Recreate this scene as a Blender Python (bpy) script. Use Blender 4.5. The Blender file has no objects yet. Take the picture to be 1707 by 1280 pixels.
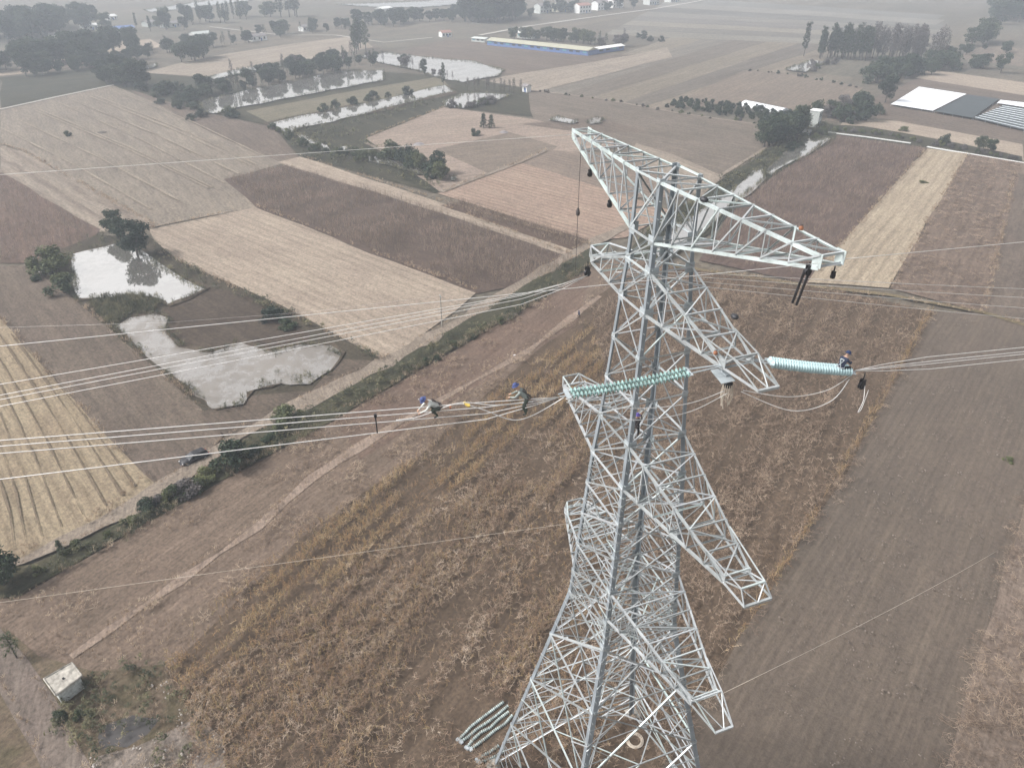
import bpy, bmesh, math, random
import numpy as np
from mathutils import Vector, Matrix
random.seed(7); rng = np.random.default_rng(7)
R = math.radians
sc = bpy.context.scene
C = sc.collection

# ------------------------------------------------------------------ camera, sky, sun, exposure
CAM = Vector((32.554, -20.838, 69.265)); YAW = R(159.30); PITCH = R(31.38); FPX = 1235.6; PW, PH = 1707.0, 1280.0
cd = bpy.data.cameras.new('camera'); cam = bpy.data.objects.new('camera', cd); C.objects.link(cam)
cam.location = CAM; cam.rotation_euler = (R(90) - PITCH, 0, YAW - R(90))
cd.sensor_width = 36.0; cd.lens = 36.0 * FPX / PW; cd.clip_start = 0.5; cd.clip_end = 9000
sc.camera = cam
SUN_EL, SUN_AZ = 46, 250          # the hazy sun: elevation, direction it stands in (degrees from +x)
wd = bpy.data.worlds.new('World'); sc.world = wd; wd.use_nodes = True
wn = wd.node_tree.nodes; wl = wd.node_tree.links
bg = wn['Background']
sky = wn.new('ShaderNodeTexSky'); sky.sky_type = 'NISHITA'; sky.sun_disc = False
sky.sun_elevation = R(SUN_EL); sky.sun_rotation = R(90 - SUN_AZ); sky.air_density = 1.0; sky.dust_density = 5.0; sky.ozone_density = 1.0
hs = wn.new('ShaderNodeHueSaturation'); hs.inputs['Saturation'].default_value = 0.10
wl.new(sky.outputs[0], hs.inputs['Color']); tn = wn.new('ShaderNodeMix'); tn.data_type = 'RGBA'; tn.blend_type = 'MULTIPLY'; tn.inputs[0].default_value = 1.0; tn.inputs[7].default_value = (0.99, 0.995, 1.01, 1)   # thin grey cloud
wl.new(hs.outputs[0], tn.inputs[6]); wl.new(tn.outputs[2], bg.inputs[0])
bg.inputs[1].default_value = 0.14
sd = bpy.data.lights.new('sun', 'SUN'); so = bpy.data.objects.new('sun', sd); C.objects.link(so)
sd.energy = 2.2; sd.angle = R(10); sd.color = (1.0, 0.965, 0.92)
sv = Vector((math.cos(R(SUN_AZ)) * math.cos(R(SUN_EL)), math.sin(R(SUN_AZ)) * math.cos(R(SUN_EL)), math.sin(R(SUN_EL))))
so.rotation_euler = sv.to_track_quat('Z', 'Y').to_euler(); so.location = (0, 0, 300)
sc.view_settings.view_transform = 'Standard'; sc.view_settings.look = 'None'
sc.view_settings.exposure = 0.57; sc.view_settings.gamma = 1.0
sc.cycles.use_denoising = True
sc.cycles.max_bounces = 5; sc.cycles.diffuse_bounces = 2; sc.cycles.glossy_bounces = 3; sc.cycles.transmission_bounces = 3
sc.cycles.volume_bounces = 1; sc.cycles.transparent_max_bounces = 6

# map the survey of the picture onto the level ground
_f = Vector((math.cos(YAW) * math.cos(PITCH), math.sin(YAW) * math.cos(PITCH), -math.sin(PITCH)))
_r = Vector((math.sin(YAW), -math.cos(YAW), 0)); _u = _r.cross(_f)
def gp(x, y, z=0.0):
    d = _f + _r * ((x - PW / 2) / FPX) - _u * ((y - PH / 2) / FPX)
    if d.z > -0.012: d.z = -0.012
    t = (z - CAM.z) / d.z
    p = CAM + d * t
    return Vector((p.x, p.y, z))
def dist(x, y): return (gp(x, y) - CAM).length

# ------------------------------------------------------------------ helpers
KA = 0.60      # paint/soil reflectance per picture tone at this exposure
def lin(r, g, b, k=1.0):
    k = k * KA
    f = lambda c: (c / 12.92 if c <= 0.04045 else ((c + 0.055) / 1.055) ** 2.4)
    return (f(r / 255) * k, f(g / 255) * k, f(b / 255) * k, 1.0)
def tag(o, label=None, cat=None, group=None, kind=None):
    if label: o['label'] = label
    if cat: o['category'] = cat
    if group: o['group'] = group
    if kind: o['kind'] = kind
    return o
def empty(name, loc=(0, 0, 0), rz=0.0):
    o = bpy.data.objects.new(name, None); C.objects.link(o); o.location = loc; o.rotation_euler = (0, 0, rz)
    o.empty_display_size = 0.2
    return o
def link(name, me, mat=None, parent=None):
    if mat is not None and not me.materials: me.materials.append(mat)
    o = bpy.data.objects.new(name, me); C.objects.link(o)
    if parent is not None: o.parent = parent
    return o
def mk(name, verts, faces, mat, parent=None, smooth=False):
    me = bpy.data.meshes.new(name); me.from_pydata([tuple(v) for v in verts], [], [tuple(f) for f in faces]); me.update()
    if smooth: me.polygons.foreach_set('use_smooth', [True] * len(me.polygons))
    return link(name, me, mat, parent)
class MB:
    """collects boxes, tubes, lathes, prisms into one mesh"""
    def __init__(s): s.v = []; s.f = []
    def add(s, vs, fs):
        n = len(s.v); s.v += [tuple(v) for v in vs]; s.f += [tuple(i + n for i in f) for f in fs]; return s
    def box(s, c, d, rz=0.0, m=None, taper=1.0):
        hx, hy, hz = d[0] / 2, d[1] / 2, d[2] / 2; vs = []
        for k in (-1, 1):
            t = 1.0 if k < 0 else taper
            for x, y in ((-1, -1), (1, -1), (1, 1), (-1, 1)):
                v = Vector((x * hx * t, y * hy * t, k * hz))
                if rz: v = Matrix.Rotation(rz, 3, 'Z') @ v
                if m is not None: v = m @ v
                vs.append(v + Vector(c))
        return s.add(vs, [(0, 3, 2, 1), (4, 5, 6, 7), (0, 1, 5, 4), (1, 2, 6, 5), (2, 3, 7, 6), (3, 0, 4, 7)])
    def tube(s, pts, r, n=6, cap=True):
        pts = [Vector(p) for p in pts]; rr = r if isinstance(r, (list, tuple)) else [r] * len(pts); vs = []; fs = []
        for i, p in enumerate(pts):
            t = (pts[min(i + 1, len(pts) - 1)] - pts[max(i - 1, 0)]).normalized()
            ref = Vector((0, 0, 1)) if abs(t.z) < 0.95 else Vector((1, 0, 0))
            a = t.cross(ref).normalized(); b = t.cross(a).normalized()
            for k in range(n):
                an = 2 * math.pi * k / n; vs.append(p + (a * math.cos(an) + b * math.sin(an)) * rr[i])
        for i in range(len(pts) - 1):
            for k in range(n):
                fs.append((i * n + k, i * n + (k + 1) % n, (i + 1) * n + (k + 1) % n, (i + 1) * n + k))
        if cap: fs.append(tuple(range(n))[::-1]); fs.append(tuple((len(pts) - 1) * n + k for k in range(n)))
        return s.add(vs, fs)
    def lathe(s, prof, n=12, axis=None, origin=(0, 0, 0)):
        vs = []; fs = []
        q = Vector((0, 0, 1)).rotation_difference(Vector(axis)) if axis is not None else None
        for (r, z) in prof:
            for k in range(n):
                an = 2 * math.pi * k / n; v = Vector((r * math.cos(an), r * math.sin(an), z))
                if q: v = q @ v
                vs.append(v + Vector(origin))
        for i in range(len(prof) - 1):
            for k in range(n): fs.append((i * n + k, i * n + (k + 1) % n, (i + 1) * n + (k + 1) % n, (i + 1) * n + k))
        return s.add(vs, fs)
    def prism(s, poly, z0, z1):
        n = len(poly); vs = [(x, y, z0) for x, y in poly] + [(x, y, z1) for x, y in poly]
        return s.add(vs, [tuple(range(n))[::-1], tuple(range(n, 2 * n))] + [(i, (i + 1) % n, n + (i + 1) % n, n + i) for i in range(n)])
    def build(s, name, mat, parent=None, smooth=False): return mk(name, s.v, s.f, mat, parent, smooth)
def vnoise(x, y, scale, seed=0):
    x = np.asarray(x) / scale; y = np.asarray(y) / scale
    ix = np.floor(x).astype(np.int64); iy = np.floor(y).astype(np.int64); fx = x - ix; fy = y - iy
    fx = fx * fx * (3 - 2 * fx); fy = fy * fy * (3 - 2 * fy)
    def h(a, b):
        n = (a * 374761393 + b * 668265263 + seed * 974711) & 0x7fffffff
        n = ((n ^ (n >> 13)) * 1274126177) & 0x7fffffff
        return ((n ^ (n >> 16)) & 0xffff) / 65535.0
    return (h(ix, iy) * (1 - fx) + h(ix + 1, iy) * fx) * (1 - fy) + (h(ix, iy + 1) * (1 - fx) + h(ix + 1, iy + 1) * fx) * fy

# ------------------------------------------------------------------ materials
class NT:
    def __init__(s, name):
        s.m = bpy.data.materials.new(name); s.m.use_nodes = True; s.t = s.m.node_tree; s.n = s.t.nodes
        s.b = s.n['Principled BSDF']; s.out = s.n['Material Output']
    def new(s, ty, **kw):
        n = s.n.new(ty)
        for k, v in kw.items(): setattr(n, k, v)
        return n
    def link(s, a, b): s.t.links.new(a, b)
    def noise(s, vec, scale, detail=3, rough=0.6):
        n = s.new('ShaderNodeTexNoise'); n.inputs['Scale'].default_value = scale; n.inputs['Detail'].default_value = detail
        n.inputs['Roughness'].default_value = rough
        if vec is not None: s.link(vec, n.inputs['Vector'])
        return n.outputs['Fac']
    def ramp(s, fac, stops):
        n = s.new('ShaderNodeValToRGB'); e = n.color_ramp.elements
        while len(e) < len(stops): e.new(0.5)
        for k, (p, c) in enumerate(stops): e[k].position = p; e[k].color = c
        s.link(fac, n.inputs[0]); return n.outputs[0]
    def mix(s, fac, a, b, mode='MIX'):
        n = s.new('ShaderNodeMix', data_type='RGBA', blend_type=mode)
        for i, v in ((0, fac), (6, a), (7, b)):
            if hasattr(v, 'is_output'): s.link(v, n.inputs[i])
            else: n.inputs[i].default_value = v
        return n.outputs[2]
    def math(s, op, a, b=None, c=None):
        n = s.new('ShaderNodeMath', operation=op)
        for i, v in enumerate((a, b, c)):
            if v is None: continue
            if hasattr(v, 'is_output'): s.link(v, n.inputs[i])
            else: n.inputs[i].default_value = v
        return n.outputs[0]
    def bump(s, h, strength, dist):
        n = s.new('ShaderNodeBump'); n.inputs['Strength'].default_value = strength; n.inputs['Distance'].default_value = dist
        s.link(h, n.inputs['Height']); s.link(n.outputs[0], s.b.inputs['Normal'])
def simple(name, col, rough=0.6, metal=0.0, var=0.12, scale=3.0, objvar=0.0, tint=None):
    t = NT(name); t.b.inputs['Roughness'].default_value = rough; t.b.inputs['Metallic'].default_value = metal
    tc = t.new('ShaderNodeTexCoord').outputs['Object']
    f = t.noise(tc, scale, 4)
    lo = tuple(c * (1 - var) for c in col[:3]) + (1,); hi = tuple(min(1, c * (1 + var)) for c in col[:3]) + (1,)
    c = t.ramp(f, [(0.3, lo), (0.7, hi)])
    if objvar or tint:
        oi = t.new('ShaderNodeObjectInfo').outputs['Random']
        if tint: c = t.mix(oi, c, t.ramp(oi, tint), 'MULTIPLY')
        if objvar:
            k = t.math('MULTIPLY_ADD', oi, objvar * 2, 1 - objvar); 
            cb = t.new('ShaderNodeCombineColor'); [t.link(k, cb.inputs[i]) for i in range(3)]
            c = t.mix(1.0, c, cb.outputs[0], 'MULTIPLY')
    t.link(c, t.b.inputs['Base Color'])
    return t.m
def fieldmat(name, c1, c2, c3, ang=0.0, pitch=2.0, row=0.5, patch=14.0, fine=1.6, bump=0.25, wob=0.6, k=1.0, rowcol=None, gr=1.0):
    """soil or stubble: c1/c2 in patches, fine grain of c3, rows along ang every pitch metres"""
    t = NT(name); t.b.inputs['Roughness'].default_value = 0.95; t.b.inputs['Specular IOR Level'].default_value = 0.15
    pos = t.new('ShaderNodeNewGeometry').outputs['Position']
    mp = t.new('ShaderNodeMapping'); mp.inputs['Rotation'].default_value = (0, 0, -ang); t.link(pos, mp.inputs[0]); v = mp.outputs[0]
    st = t.new('ShaderNodeMapping'); st.inputs['Scale'].default_value = (0.12, 1, 1); t.link(v, st.inputs[0])   # stretched along the rows
    big = t.noise(pos, 1.0 / patch, 4, 0.62)
    streak = t.noise(st.outputs[0], 1.0 / max(pitch * 1.6, 0.8), 3, 0.7)
    grain = t.noise(pos, fine, 5, 0.75)
    sep = t.new('ShaderNodeSeparateXYZ'); t.link(v, sep.inputs[0])
    w1 = t.noise(pos, 0.07, 2); y = t.math('MULTIPLY_ADD', w1, wob * pitch * 2, sep.outputs['Y'])
    y = t.math('MULTIPLY_ADD', streak, 0.9 * pitch * wob, y)
    rowv = t.math('SINE', t.math('MULTIPLY', y, 2 * math.pi / pitch)); rowv = t.math('MULTIPLY_ADD', rowv, 0.5, 0.5)
    gate = t.ramp(t.noise(st.outputs[0], 0.11, 2), [(0.30, (0.25,) * 3 + (1,)), (0.62, (1, 1, 1, 1))])
    rowv = t.math('POWER', rowv, 2.2); y3 = t.math('MULTIPLY_ADD', t.noise(st.outputs[0], 0.6, 2), 0.3 * pitch, t.math('MULTIPLY', y, 2.7))
    thin = t.math('POWER', t.math('MULTIPLY_ADD', t.math('SINE', t.math('MULTIPLY', y3, 2 * math.pi / pitch)), 0.5, 0.5), 3.0)
    rowv = t.math('MULTIPLY', t.math('MAXIMUM', rowv, t.math('MULTIPLY', thin, 0.5)), gate)
    warm = lambda c: (c[0] + 1, c[1] - 1, c[2] - 4); c1, c2, c3 = warm(c1), warm(c2), warm(c3)
    L1, L2, L3 = lin(*c1, k=k), lin(*c2, k=k), lin(*c3, k=k)
    base = t.mix(t.ramp(big, [(0.36, (0, 0, 0, 1)), (0.64, (1, 1, 1, 1))]), L1, L2)
    base = t.mix(t.math('MULTIPLY', t.ramp(streak, [(0.45, (0, 0, 0, 1)), (0.7, (1, 1, 1, 1))]), 0.55), base, L3)
    rc = lin(*rowcol, k=k) if rowcol else tuple(c * 0.62 for c in L1[:3]) + (1,)
    base = t.mix(t.math('MINIMUM', t.math('MULTIPLY', rowv, row * 1.35), 0.85), base, rc)
    g = t.ramp(grain, [(0.30, (0.48, 0.47, 0.46, 1)), (0.5, (0.98, 0.98, 0.98, 1)), (0.70, (1.42, 1.40, 1.36, 1))])
    gs = t.noise(st.outputs[0], fine * 1.3, 4, 0.7); base = t.mix(0.6 * gr, base, t.ramp(gs, [(0.32, (0.62, 0.61, 0.6, 1)), (0.5, (1, 1, 1, 1)), (0.68, (1.3, 1.29, 1.27, 1))]), 'MULTIPLY')
    base = t.mix(0.85 * gr, base, g, 'MULTIPLY')
    t.link(base, t.b.inputs['Base Color'])
    h = t.math('MULTIPLY_ADD', rowv, -0.35 * row, grain)
    t.bump(h, bump, 0.5)
    return t.m
def leafmat(name, stops, tr=0.25, posn=0.25, rough=0.7):
    t = NT(name); t.b.inputs['Roughness'].default_value = rough; t.b.inputs['Specular IOR Level'].default_value = 0.25
    oi = t.new('ShaderNodeObjectInfo').outputs['Random']; pos = t.new('ShaderNodeNewGeometry').outputs['Position']
    f = t.noise(pos, posn, 3, 0.7); a = t.math('MULTIPLY_ADD', f, 1.5, -0.52); a = t.math('MULTIPLY_ADD', oi, 0.55, a)
    isl = t.new('ShaderNodeNewGeometry').outputs['Random Per Island']
    a = t.math('MULTIPLY_ADD', isl, 0.24, a)
    col = t.ramp(a, stops); t.link(col, t.b.inputs['Base Color'])
    tl = t.new('ShaderNodeBsdfTranslucent'); t.link(col, tl.inputs[0]); mx = t.new('ShaderNodeMixShader'); mx.inputs[0].default_value = tr
    t.link(t.b.outputs[0], mx.inputs[1]); t.link(tl.outputs[0], mx.inputs[2]); t.link(mx.outputs[0], t.out.inputs[0])
    return t.m
def watermat(name, murk, lo, hi, rough=0.03, scum=0.0):
    t = NT(name); pos = t.new('ShaderNodeNewGeometry').outputs['Position']
    df = t.new('ShaderNodeBsdfDiffuse'); t.link(t.ramp(t.noise(pos, 0.12, 4), [(0.3, tuple(c * .8 for c in murk[:3]) + (1,)), (0.7, murk)]), df.inputs[0])
    gl = t.new('ShaderNodeBsdfGlossy'); gl.inputs['Roughness'].default_value = rough; gl.inputs['Color'].default_value = (1.0, 0.965, 0.92, 1)
    bp = t.new('ShaderNodeBump'); bp.inputs['Strength'].default_value = 0.035; bp.inputs['Distance'].default_value = 0.1
    t.link(t.noise(pos, 1.3, 3), bp.inputs['Height']); t.link(bp.outputs[0], gl.inputs['Normal'])
    lw = t.new('ShaderNodeLayerWeight'); lw.inputs['Blend'].default_value = 0.35
    fac = t.math('MULTIPLY_ADD', lw.outputs['Fresnel'], hi - lo, lo)
    if scum:      # shallow mud showing through in patches
        m = t.ramp(t.math('MULTIPLY_ADD', t.noise(pos, 0.55, 5, .7), .6, t.math('MULTIPLY', t.noise(pos, 0.07, 2), .5)), [(.50, (0, 0, 0, 1)), (.62, (1, 1, 1, 1))]); fac = t.math('MULTIPLY', fac, t.math('MULTIPLY_ADD', m, -scum, 1.0))
    mx = t.new('ShaderNodeMixShader'); t.link(fac, mx.inputs[0]); t.link(df.outputs[0], mx.inputs[1]); t.link(gl.outputs[0], mx.inputs[2]); t.link(mx.outputs[0], t.out.inputs[0])
    return t.m
M = {}
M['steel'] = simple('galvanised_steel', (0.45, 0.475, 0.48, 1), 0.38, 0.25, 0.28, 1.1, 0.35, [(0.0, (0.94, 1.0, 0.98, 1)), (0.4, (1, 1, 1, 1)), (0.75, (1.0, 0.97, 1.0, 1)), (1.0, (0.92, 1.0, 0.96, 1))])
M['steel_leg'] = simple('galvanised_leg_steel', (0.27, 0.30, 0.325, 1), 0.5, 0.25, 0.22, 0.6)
M['plate'] = simple('gusset_steel', (0.42, 0.46, 0.48, 1), 0.5, 0.25, 0.15, 2.0)
M['glass'] = simple('pale_green_glass', (0.30, 0.45, 0.43, 1), 0.08, 0.0, 0.2, 6, 0.3); M['gglass'] = simple('dusty_grey_green_glass', (0.36, 0.42, 0.41, 1), 0.25, 0.0, 0.2, 6, 0.3)
M['milk'] = simple('milky_cyan_glass', (0.46, 0.62, 0.64, 1), 0.14, 0.0, 0.08, 6, 0.06)
M['iron'] = simple('dark_iron', (0.05, 0.05, 0.055, 1), 0.55, 0.4, 0.3, 8)
M['alu'] = simple('aluminium_wire', (0.78, 0.76, 0.74, 1), 0.4, 0.35, 0.1, 2)
M['rope'] = simple('pale_rope', (0.55, 0.48, 0.40, 1), 0.9, 0, 0.2, 9)
M['drope'] = simple('dark_rope', (0.08, 0.07, 0.07, 1), 0.9, 0, 0.2, 9)
M['orange'] = simple('orange_cloth', (0.30, 0.13, 0.07, 1), 0.85, 0, 0.2, 9)
M['yellow'] = simple('yellow_cloth', (0.50, 0.36, 0.08, 1), 0.8, 0, 0.2, 9)
M['concrete'] = simple('weathered_concrete', lin(184, 178, 168, 1.2), 0.95, 0, 0.5, 1.8)
M['plaster'] = simple('pale_cement_wall', lin(206, 210, 206, 1.3), 0.95, 0, 0.35, 2.6)
M['white'] = simple('white_render', (0.72, 0.72, 0.70, 1), 0.9, 0, 0.12, 0.6)
M['film'] = simple('white_plastic_film', (0.80, 0.81, 0.84, 1), 0.45, 0, 0.05, 0.4)
M['blue'] = simple('blue_sheet_steel', (0.10, 0.17, 0.38, 1), 0.5, 0.1, 0.15, 0.5)
M['teal'] = simple('teal_sheet_steel', (0.12, 0.34, 0.40, 1), 0.5, 0.1, 0.15, 0.5)
M['cream'] = simple('cream_roof_sheet', lin(206, 203, 180), 0.6, 0, 0.1, 0.3)
M['tile'] = simple('grey_roof_tile', (0.20, 0.18, 0.18, 1), 0.85, 0, 0.25, 0.7)
M['red'] = simple('dull_red_roof_tile', (0.30, 0.16, 0.13, 1), 0.85, 0, 0.25, 0.7)
M['pane'] = simple('dark_window_glass', (0.06, 0.07, 0.08, 1), 0.1, 0, 0.1, 1)
M['bark'] = simple('grey_brown_bark', (0.10, 0.085, 0.075, 1), 0.95, 0, 0.3, 3)
M['soildark'] = simple('damp_dark_soil', lin(98, 88, 80), 0.95, 0, 0.3, 0.8)
M['net'] = simple('dark_shade_net', (0.045, 0.055, 0.06, 1), 0.9, 0, 0.15, 0.4)
M['skin'] = simple('skin', (0.45, 0.28, 0.2, 1), 0.6, 0, 0.06, 8)
M['water'] = watermat('still_water', (0.30, 0.28, 0.255, 1), 0.72, 0.98, 0.03, .12)
M['muddy'] = watermat('muddy_shallow_water', (0.20, 0.178, 0.155, 1), 0.34, 0.95, 0.05, .7)

# foliage
GREEN = [(0.0, (0.016, 0.028, 0.016, 1)), (0.35, (0.032, 0.052, 0.026, 1)), (0.7, (0.072, 0.088, 0.045, 1)), (1.0, (0.12, 0.13, 0.06, 1))]
DARKG = [(0.0, (0.010, 0.020, 0.014, 1)), (0.5, (0.022, 0.038, 0.024, 1)), (1.0, (0.06, 0.08, 0.042, 1))]
WILLOW = [(0.0, (0.04, 0.05, 0.022, 1)), (0.5, (0.09, 0.105, 0.045, 1)), (1.0, (0.18, 0.19, 0.085, 1))]
BARE = [(0.0, (0.06, 0.055, 0.055, 1)), (0.5, (0.10, 0.09, 0.088, 1)), (1.0, (0.17, 0.15, 0.14, 1))]
MAIZE = [(0.0, lin(96, 80, 62, 1.45)), (0.16, lin(132, 108, 84, 1.45)), (0.32, lin(162, 133, 102, 1.45)), (0.46, lin(184, 150, 110, 1.45)), (0.58, lin(176, 149, 114, 1.45)), (0.72, lin(152, 138, 98, 1.45)), (0.86, lin(196, 168, 130, 1.5)), (1.0, lin(216, 194, 164, 1.5))]
MAIZE_M = [(0.0, lin(88, 70, 56, 1.5)), (0.2, lin(120, 101, 85, 1.5)), (0.4, lin(146, 121, 101, 1.5)), (0.55, lin(170, 145, 126, 1.5)), (0.7, lin(152, 135, 110, 1.5)), (0.85, lin(188, 167, 148, 1.5)), (1.0, lin(216, 198, 178, 1.5))]
MAIZE_R = [(0.0, lin(84, 70, 60, 1.45)), (0.25, lin(116, 98, 84, 1.45)), (0.5, lin(148, 128, 110, 1.45)), (0.75, lin(176, 154, 134, 1.45)), (1.0, lin(204, 184, 162, 1.45))]
MAIZE_P = [(0.0, lin(90, 77, 68, 1.45)), (0.3, lin(120, 105, 93, 1.45)), (0.6, lin(148, 131, 115, 1.45)), (1.0, lin(182, 162, 146, 1.45))]
DRYG = [(0.0, lin(112, 96, 82, 1.4)), (0.4, lin(150, 130, 112, 1.4)), (0.7, lin(184, 162, 138, 1.4)), (1.0, lin(214, 196, 172, 1.4))]
WEED = [(0.0, lin(54, 58, 46, 1.15)), (0.4, lin(78, 82, 62, 1.15)), (0.7, lin(104, 104, 78, 1.15)), (1.0, lin(150, 142, 108, 1.15))]
M['green'] = leafmat('green_leaves', GREEN, 0.2, 0.35); M['darkgreen'] = leafmat('dark_green_leaves', DARKG, 0.15, 0.3)
M['willow'] = leafmat('willow_leaves', WILLOW, 0.25, 0.4); M['bare'] = leafmat('bare_grey_twigs', BARE, 0.1, 0.3)
M['maize_mid'] = leafmat('pinkish_dry_maize_leaves', MAIZE_M, 0.3, 0.2); M['maize'] = leafmat('dry_maize_leaves', MAIZE, 0.3, 0.16); M['maize_right'] = leafmat('grey_dry_maize_leaves', MAIZE_R, 0.3, 0.2)
M['maize_far'] = leafmat('dark_dry_maize_leaves', MAIZE_P, 0.25, 0.09)
M['drygrass'] = leafmat('dry_grass_blades', DRYG, 0.3, 0.2); M['weed'] = leafmat('green_weed_leaves', WEED, 0.25, 0.25)

# ------------------------------------------------------------------ the ground: one sheet, fields, tracks, ditches and water on it
def ang(x0, y0, x1, y1):
    d = gp(x1, y1) - gp(x0, y0); return math.atan2(d.y, d.x)
_layer = [0.0]
def rough_outline(pix, step=5.0, amp=0.35, seed=0):
    """pixel outline -> ground outline with slightly uneven edges (metres)"""
    P = [gp(x, y) for x, y in pix]; out = []
    for i, a in enumerate(P):
        b = P[(i + 1) % len(P)]; L = (b - a).length; st = step * max(1.0, (a - CAM).length / 120.0); n = max(1, min(60, int(L / st)))
        for k in range(n):
            p = a.lerp(b, k / n); s = max(1.0, min(3.5, (p - CAM).length / 150.0)) * amp
            p = p + Vector((float(vnoise(p.x, p.y, 4.0 * max(1, s), seed)) - .5, float(vnoise(p.x, p.y, 4.0 * max(1, s), seed + 5)) - .5, 0)) * 2 * s
            out.append((p.x, p.y))
    return out
def sheet(name, pix, mat, z=None, step=5.0, amp=0.35, kind='structure'):
    _layer[0] += 0.006; z = _layer[0] if z is None else z
    o = rough_outline(pix, step, amp, len(bpy.data.objects))
    me = bpy.data.meshes.new(name); me.from_pydata([(x, y, z) for x, y in o], [], [tuple(range(len(o)))]); me.update()
    if me.polygons[0].normal.z < 0: me.flip_normals()
    ob = link(name, me, mat); tag(ob, kind=kind); return ob
def strip(name, pix, width, mat, step=4.0, amp=0.25, kind='structure'):
    """a band of the given width in metres along a pixel polyline"""
    P = [gp(x, y) for x, y in pix]; pts = []
    for a, b in zip(P, P[1:]):
        n = max(1, int((b - a).length / (step * max(1, (a - CAM).length / 150))))
        pts += [a.lerp(b, k / n) for k in range(n)]
    pts.append(P[-1]); _layer[0] += 0.006; vs = []
    for i, p in enumerate(pts):
        t = (pts[min(i + 1, len(pts) - 1)] - pts[max(i - 1, 0)]).normalized(); nrm = Vector((-t.y, t.x, 0)); w = width / 2 * (1 + amp * (float(vnoise(p.x, p.y, 5, 3)) - .5) * 2)
        vs += [p + nrm * w, p - nrm * w]
    vs = [(v.x, v.y, _layer[0]) for v in vs]
    ob = mk(name, vs, [(2 * i, 2 * i + 1, 2 * i + 3, 2 * i + 2) for i in range(len(pts) - 1)], mat)
    if ob.data.polygons[0].normal.z < 0: ob.data.flip_normals()
    tag(ob, kind=kind); return ob

gm = fieldmat('far_farmland', (128, 120, 110), (112, 108, 100), (146, 136, 122), ang(870, 150, 1300, 40), 26.0, 0.35, 60.0, 0.5, 0.15)
g = mk('ground', [(-5200, -4200, 0), (900, -4200, 0), (900, 4200, 0), (-5200, 4200, 0)], [(0, 1, 2, 3)], gm); tag(g, kind='structure')

A_L = ang(270, 165, 440, 300); A_S = ang(300, 385, 700, 560); A_P = ang(265, 1105, 1000, 500); A_R = ang(1335, 470, 1540, 250)
TAN = ((170, 158, 146), (156, 146, 136), (188, 176, 162)); PALE = ((186, 172, 158), (174, 160, 148), (202, 188, 172))
BROWN = ((126, 114, 106), (114, 104, 98), (142, 130, 120)); DUST = ((142, 130, 120), (130, 120, 112), (158, 144, 132))
MARSH = ((78, 77, 66), (65, 68, 58), (98, 93, 78)); GREYG = ((126, 121, 111), (112, 109, 101), (142, 135, 122))
PINK = ((182, 160, 146), (172, 152, 140), (198, 178, 160))
def F(name, pix, pal, a, pitch, row, patch=14, fine=1.6, bump=0.25, wob=0.5, amp=0.35, rowcol=None, gr=1.0):
    return sheet('field', pix, fieldmat(name, *pal, ang=a, pitch=pitch, row=row, patch=patch, fine=fine, bump=bump, wob=wob, rowcol=rowcol, gr=gr), amp=amp)
# far right: bands of strip fields running up to the right
far_a = ang(930, 158, 1330, 62)
bands = [((870, 148), (1120, 62)), ((905, 152), (1170, 66)), ((940, 157), (1225, 66)), ((985, 164), (1290, 66)), ((1035, 172), (1345, 68)), ((1075, 178), (1360, 84)), ((1110, 184), (1380, 100))]
cols = [(150, 142, 130), (138, 132, 124), (128, 120, 112), (146, 137, 125), (124, 117, 110), (148, 138, 126)]
for k in range(6):
    (a, b), (c, d) = bands[k], bands[k + 1]; q = cols[k]
    F('strip_field_%d' % k, [a, c, d, b], (q, tuple(v - 10 for v in q), tuple(v + 14 for v in q)), far_a, 9.0, 0.3, 40, 0.6)
rowsy = [(66, 58), (58, 50), (50, 43), (43, 35), (35, 28), (28, 20), (20, 12), (12, 4)]
far_c = [(150, 146, 138), (134, 130, 124), (158, 152, 142), (136, 132, 128), (148, 144, 138), (130, 128, 124), (156, 152, 146), (140, 138, 134)]
for k, (y0, y1) in enumerate(rowsy):
    q = far_c[k]; xl = 1010 + k * 14
    F('far_strip_%d' % k, [(xl, y0 - 8), (1370, y0 + 8), (1560, y0 + 22), (1575, y1 + 22), (1372, y1 + 8), (xl + 14, y1 - 8)], (q, tuple(v - 12 for v in q), tuple(v + 12 for v in q)), ang(1010, 50, 1370, 66), 14, 0.25, 60, 0.4)
F('right_far_a', [(1350, 120), (1480, 138), (1560, 100), (1707, 118), (1707, 95), (1560, 80), (1390, 88)], GREYG, A_R, 8, 0.25, 40, 0.6)
F('right_far_b', [(1110, 178), (1240, 118), (1310, 122), (1440, 146), (1400, 205), (1290, 182)], DUST, ang(1120, 176, 1250, 122), 5, 0.25, 30, 0.8)
F('right_far_c', [(1640, 75), (1707, 82), (1707, 112), (1590, 98)], DUST, A_R, 8, 0.3, 40, 0.6)
F('right_tan', [(1545, 116), (1707, 138), (1707, 160), (1525, 131)], PALE, ang(1545, 120, 1707, 141), 6, 0.25, 30, 0.8)
F('right_film_field', [(1425, 190), (1440, 172), (1530, 131), (1707, 160), (1707, 243), (1500, 204)], BROWN, ang(1545, 120, 1707, 141), 4, 0.3, 25, 0.9)
F('right_pale_field', [(1385, 222), (1410, 198), (1500, 203), (1707, 241), (1707, 268)], PALE, ang(1410, 205, 1707, 250), 3, 0.25, 20, 1.2)
F('right_lane_verge', [(1378, 208), (1440, 211), (1580, 236), (1707, 262), (1707, 276), (1560, 252), (1378, 224)], MARSH, ang(1410, 205, 1707, 250), 3, 0.2, 8, 1.6)
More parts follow.
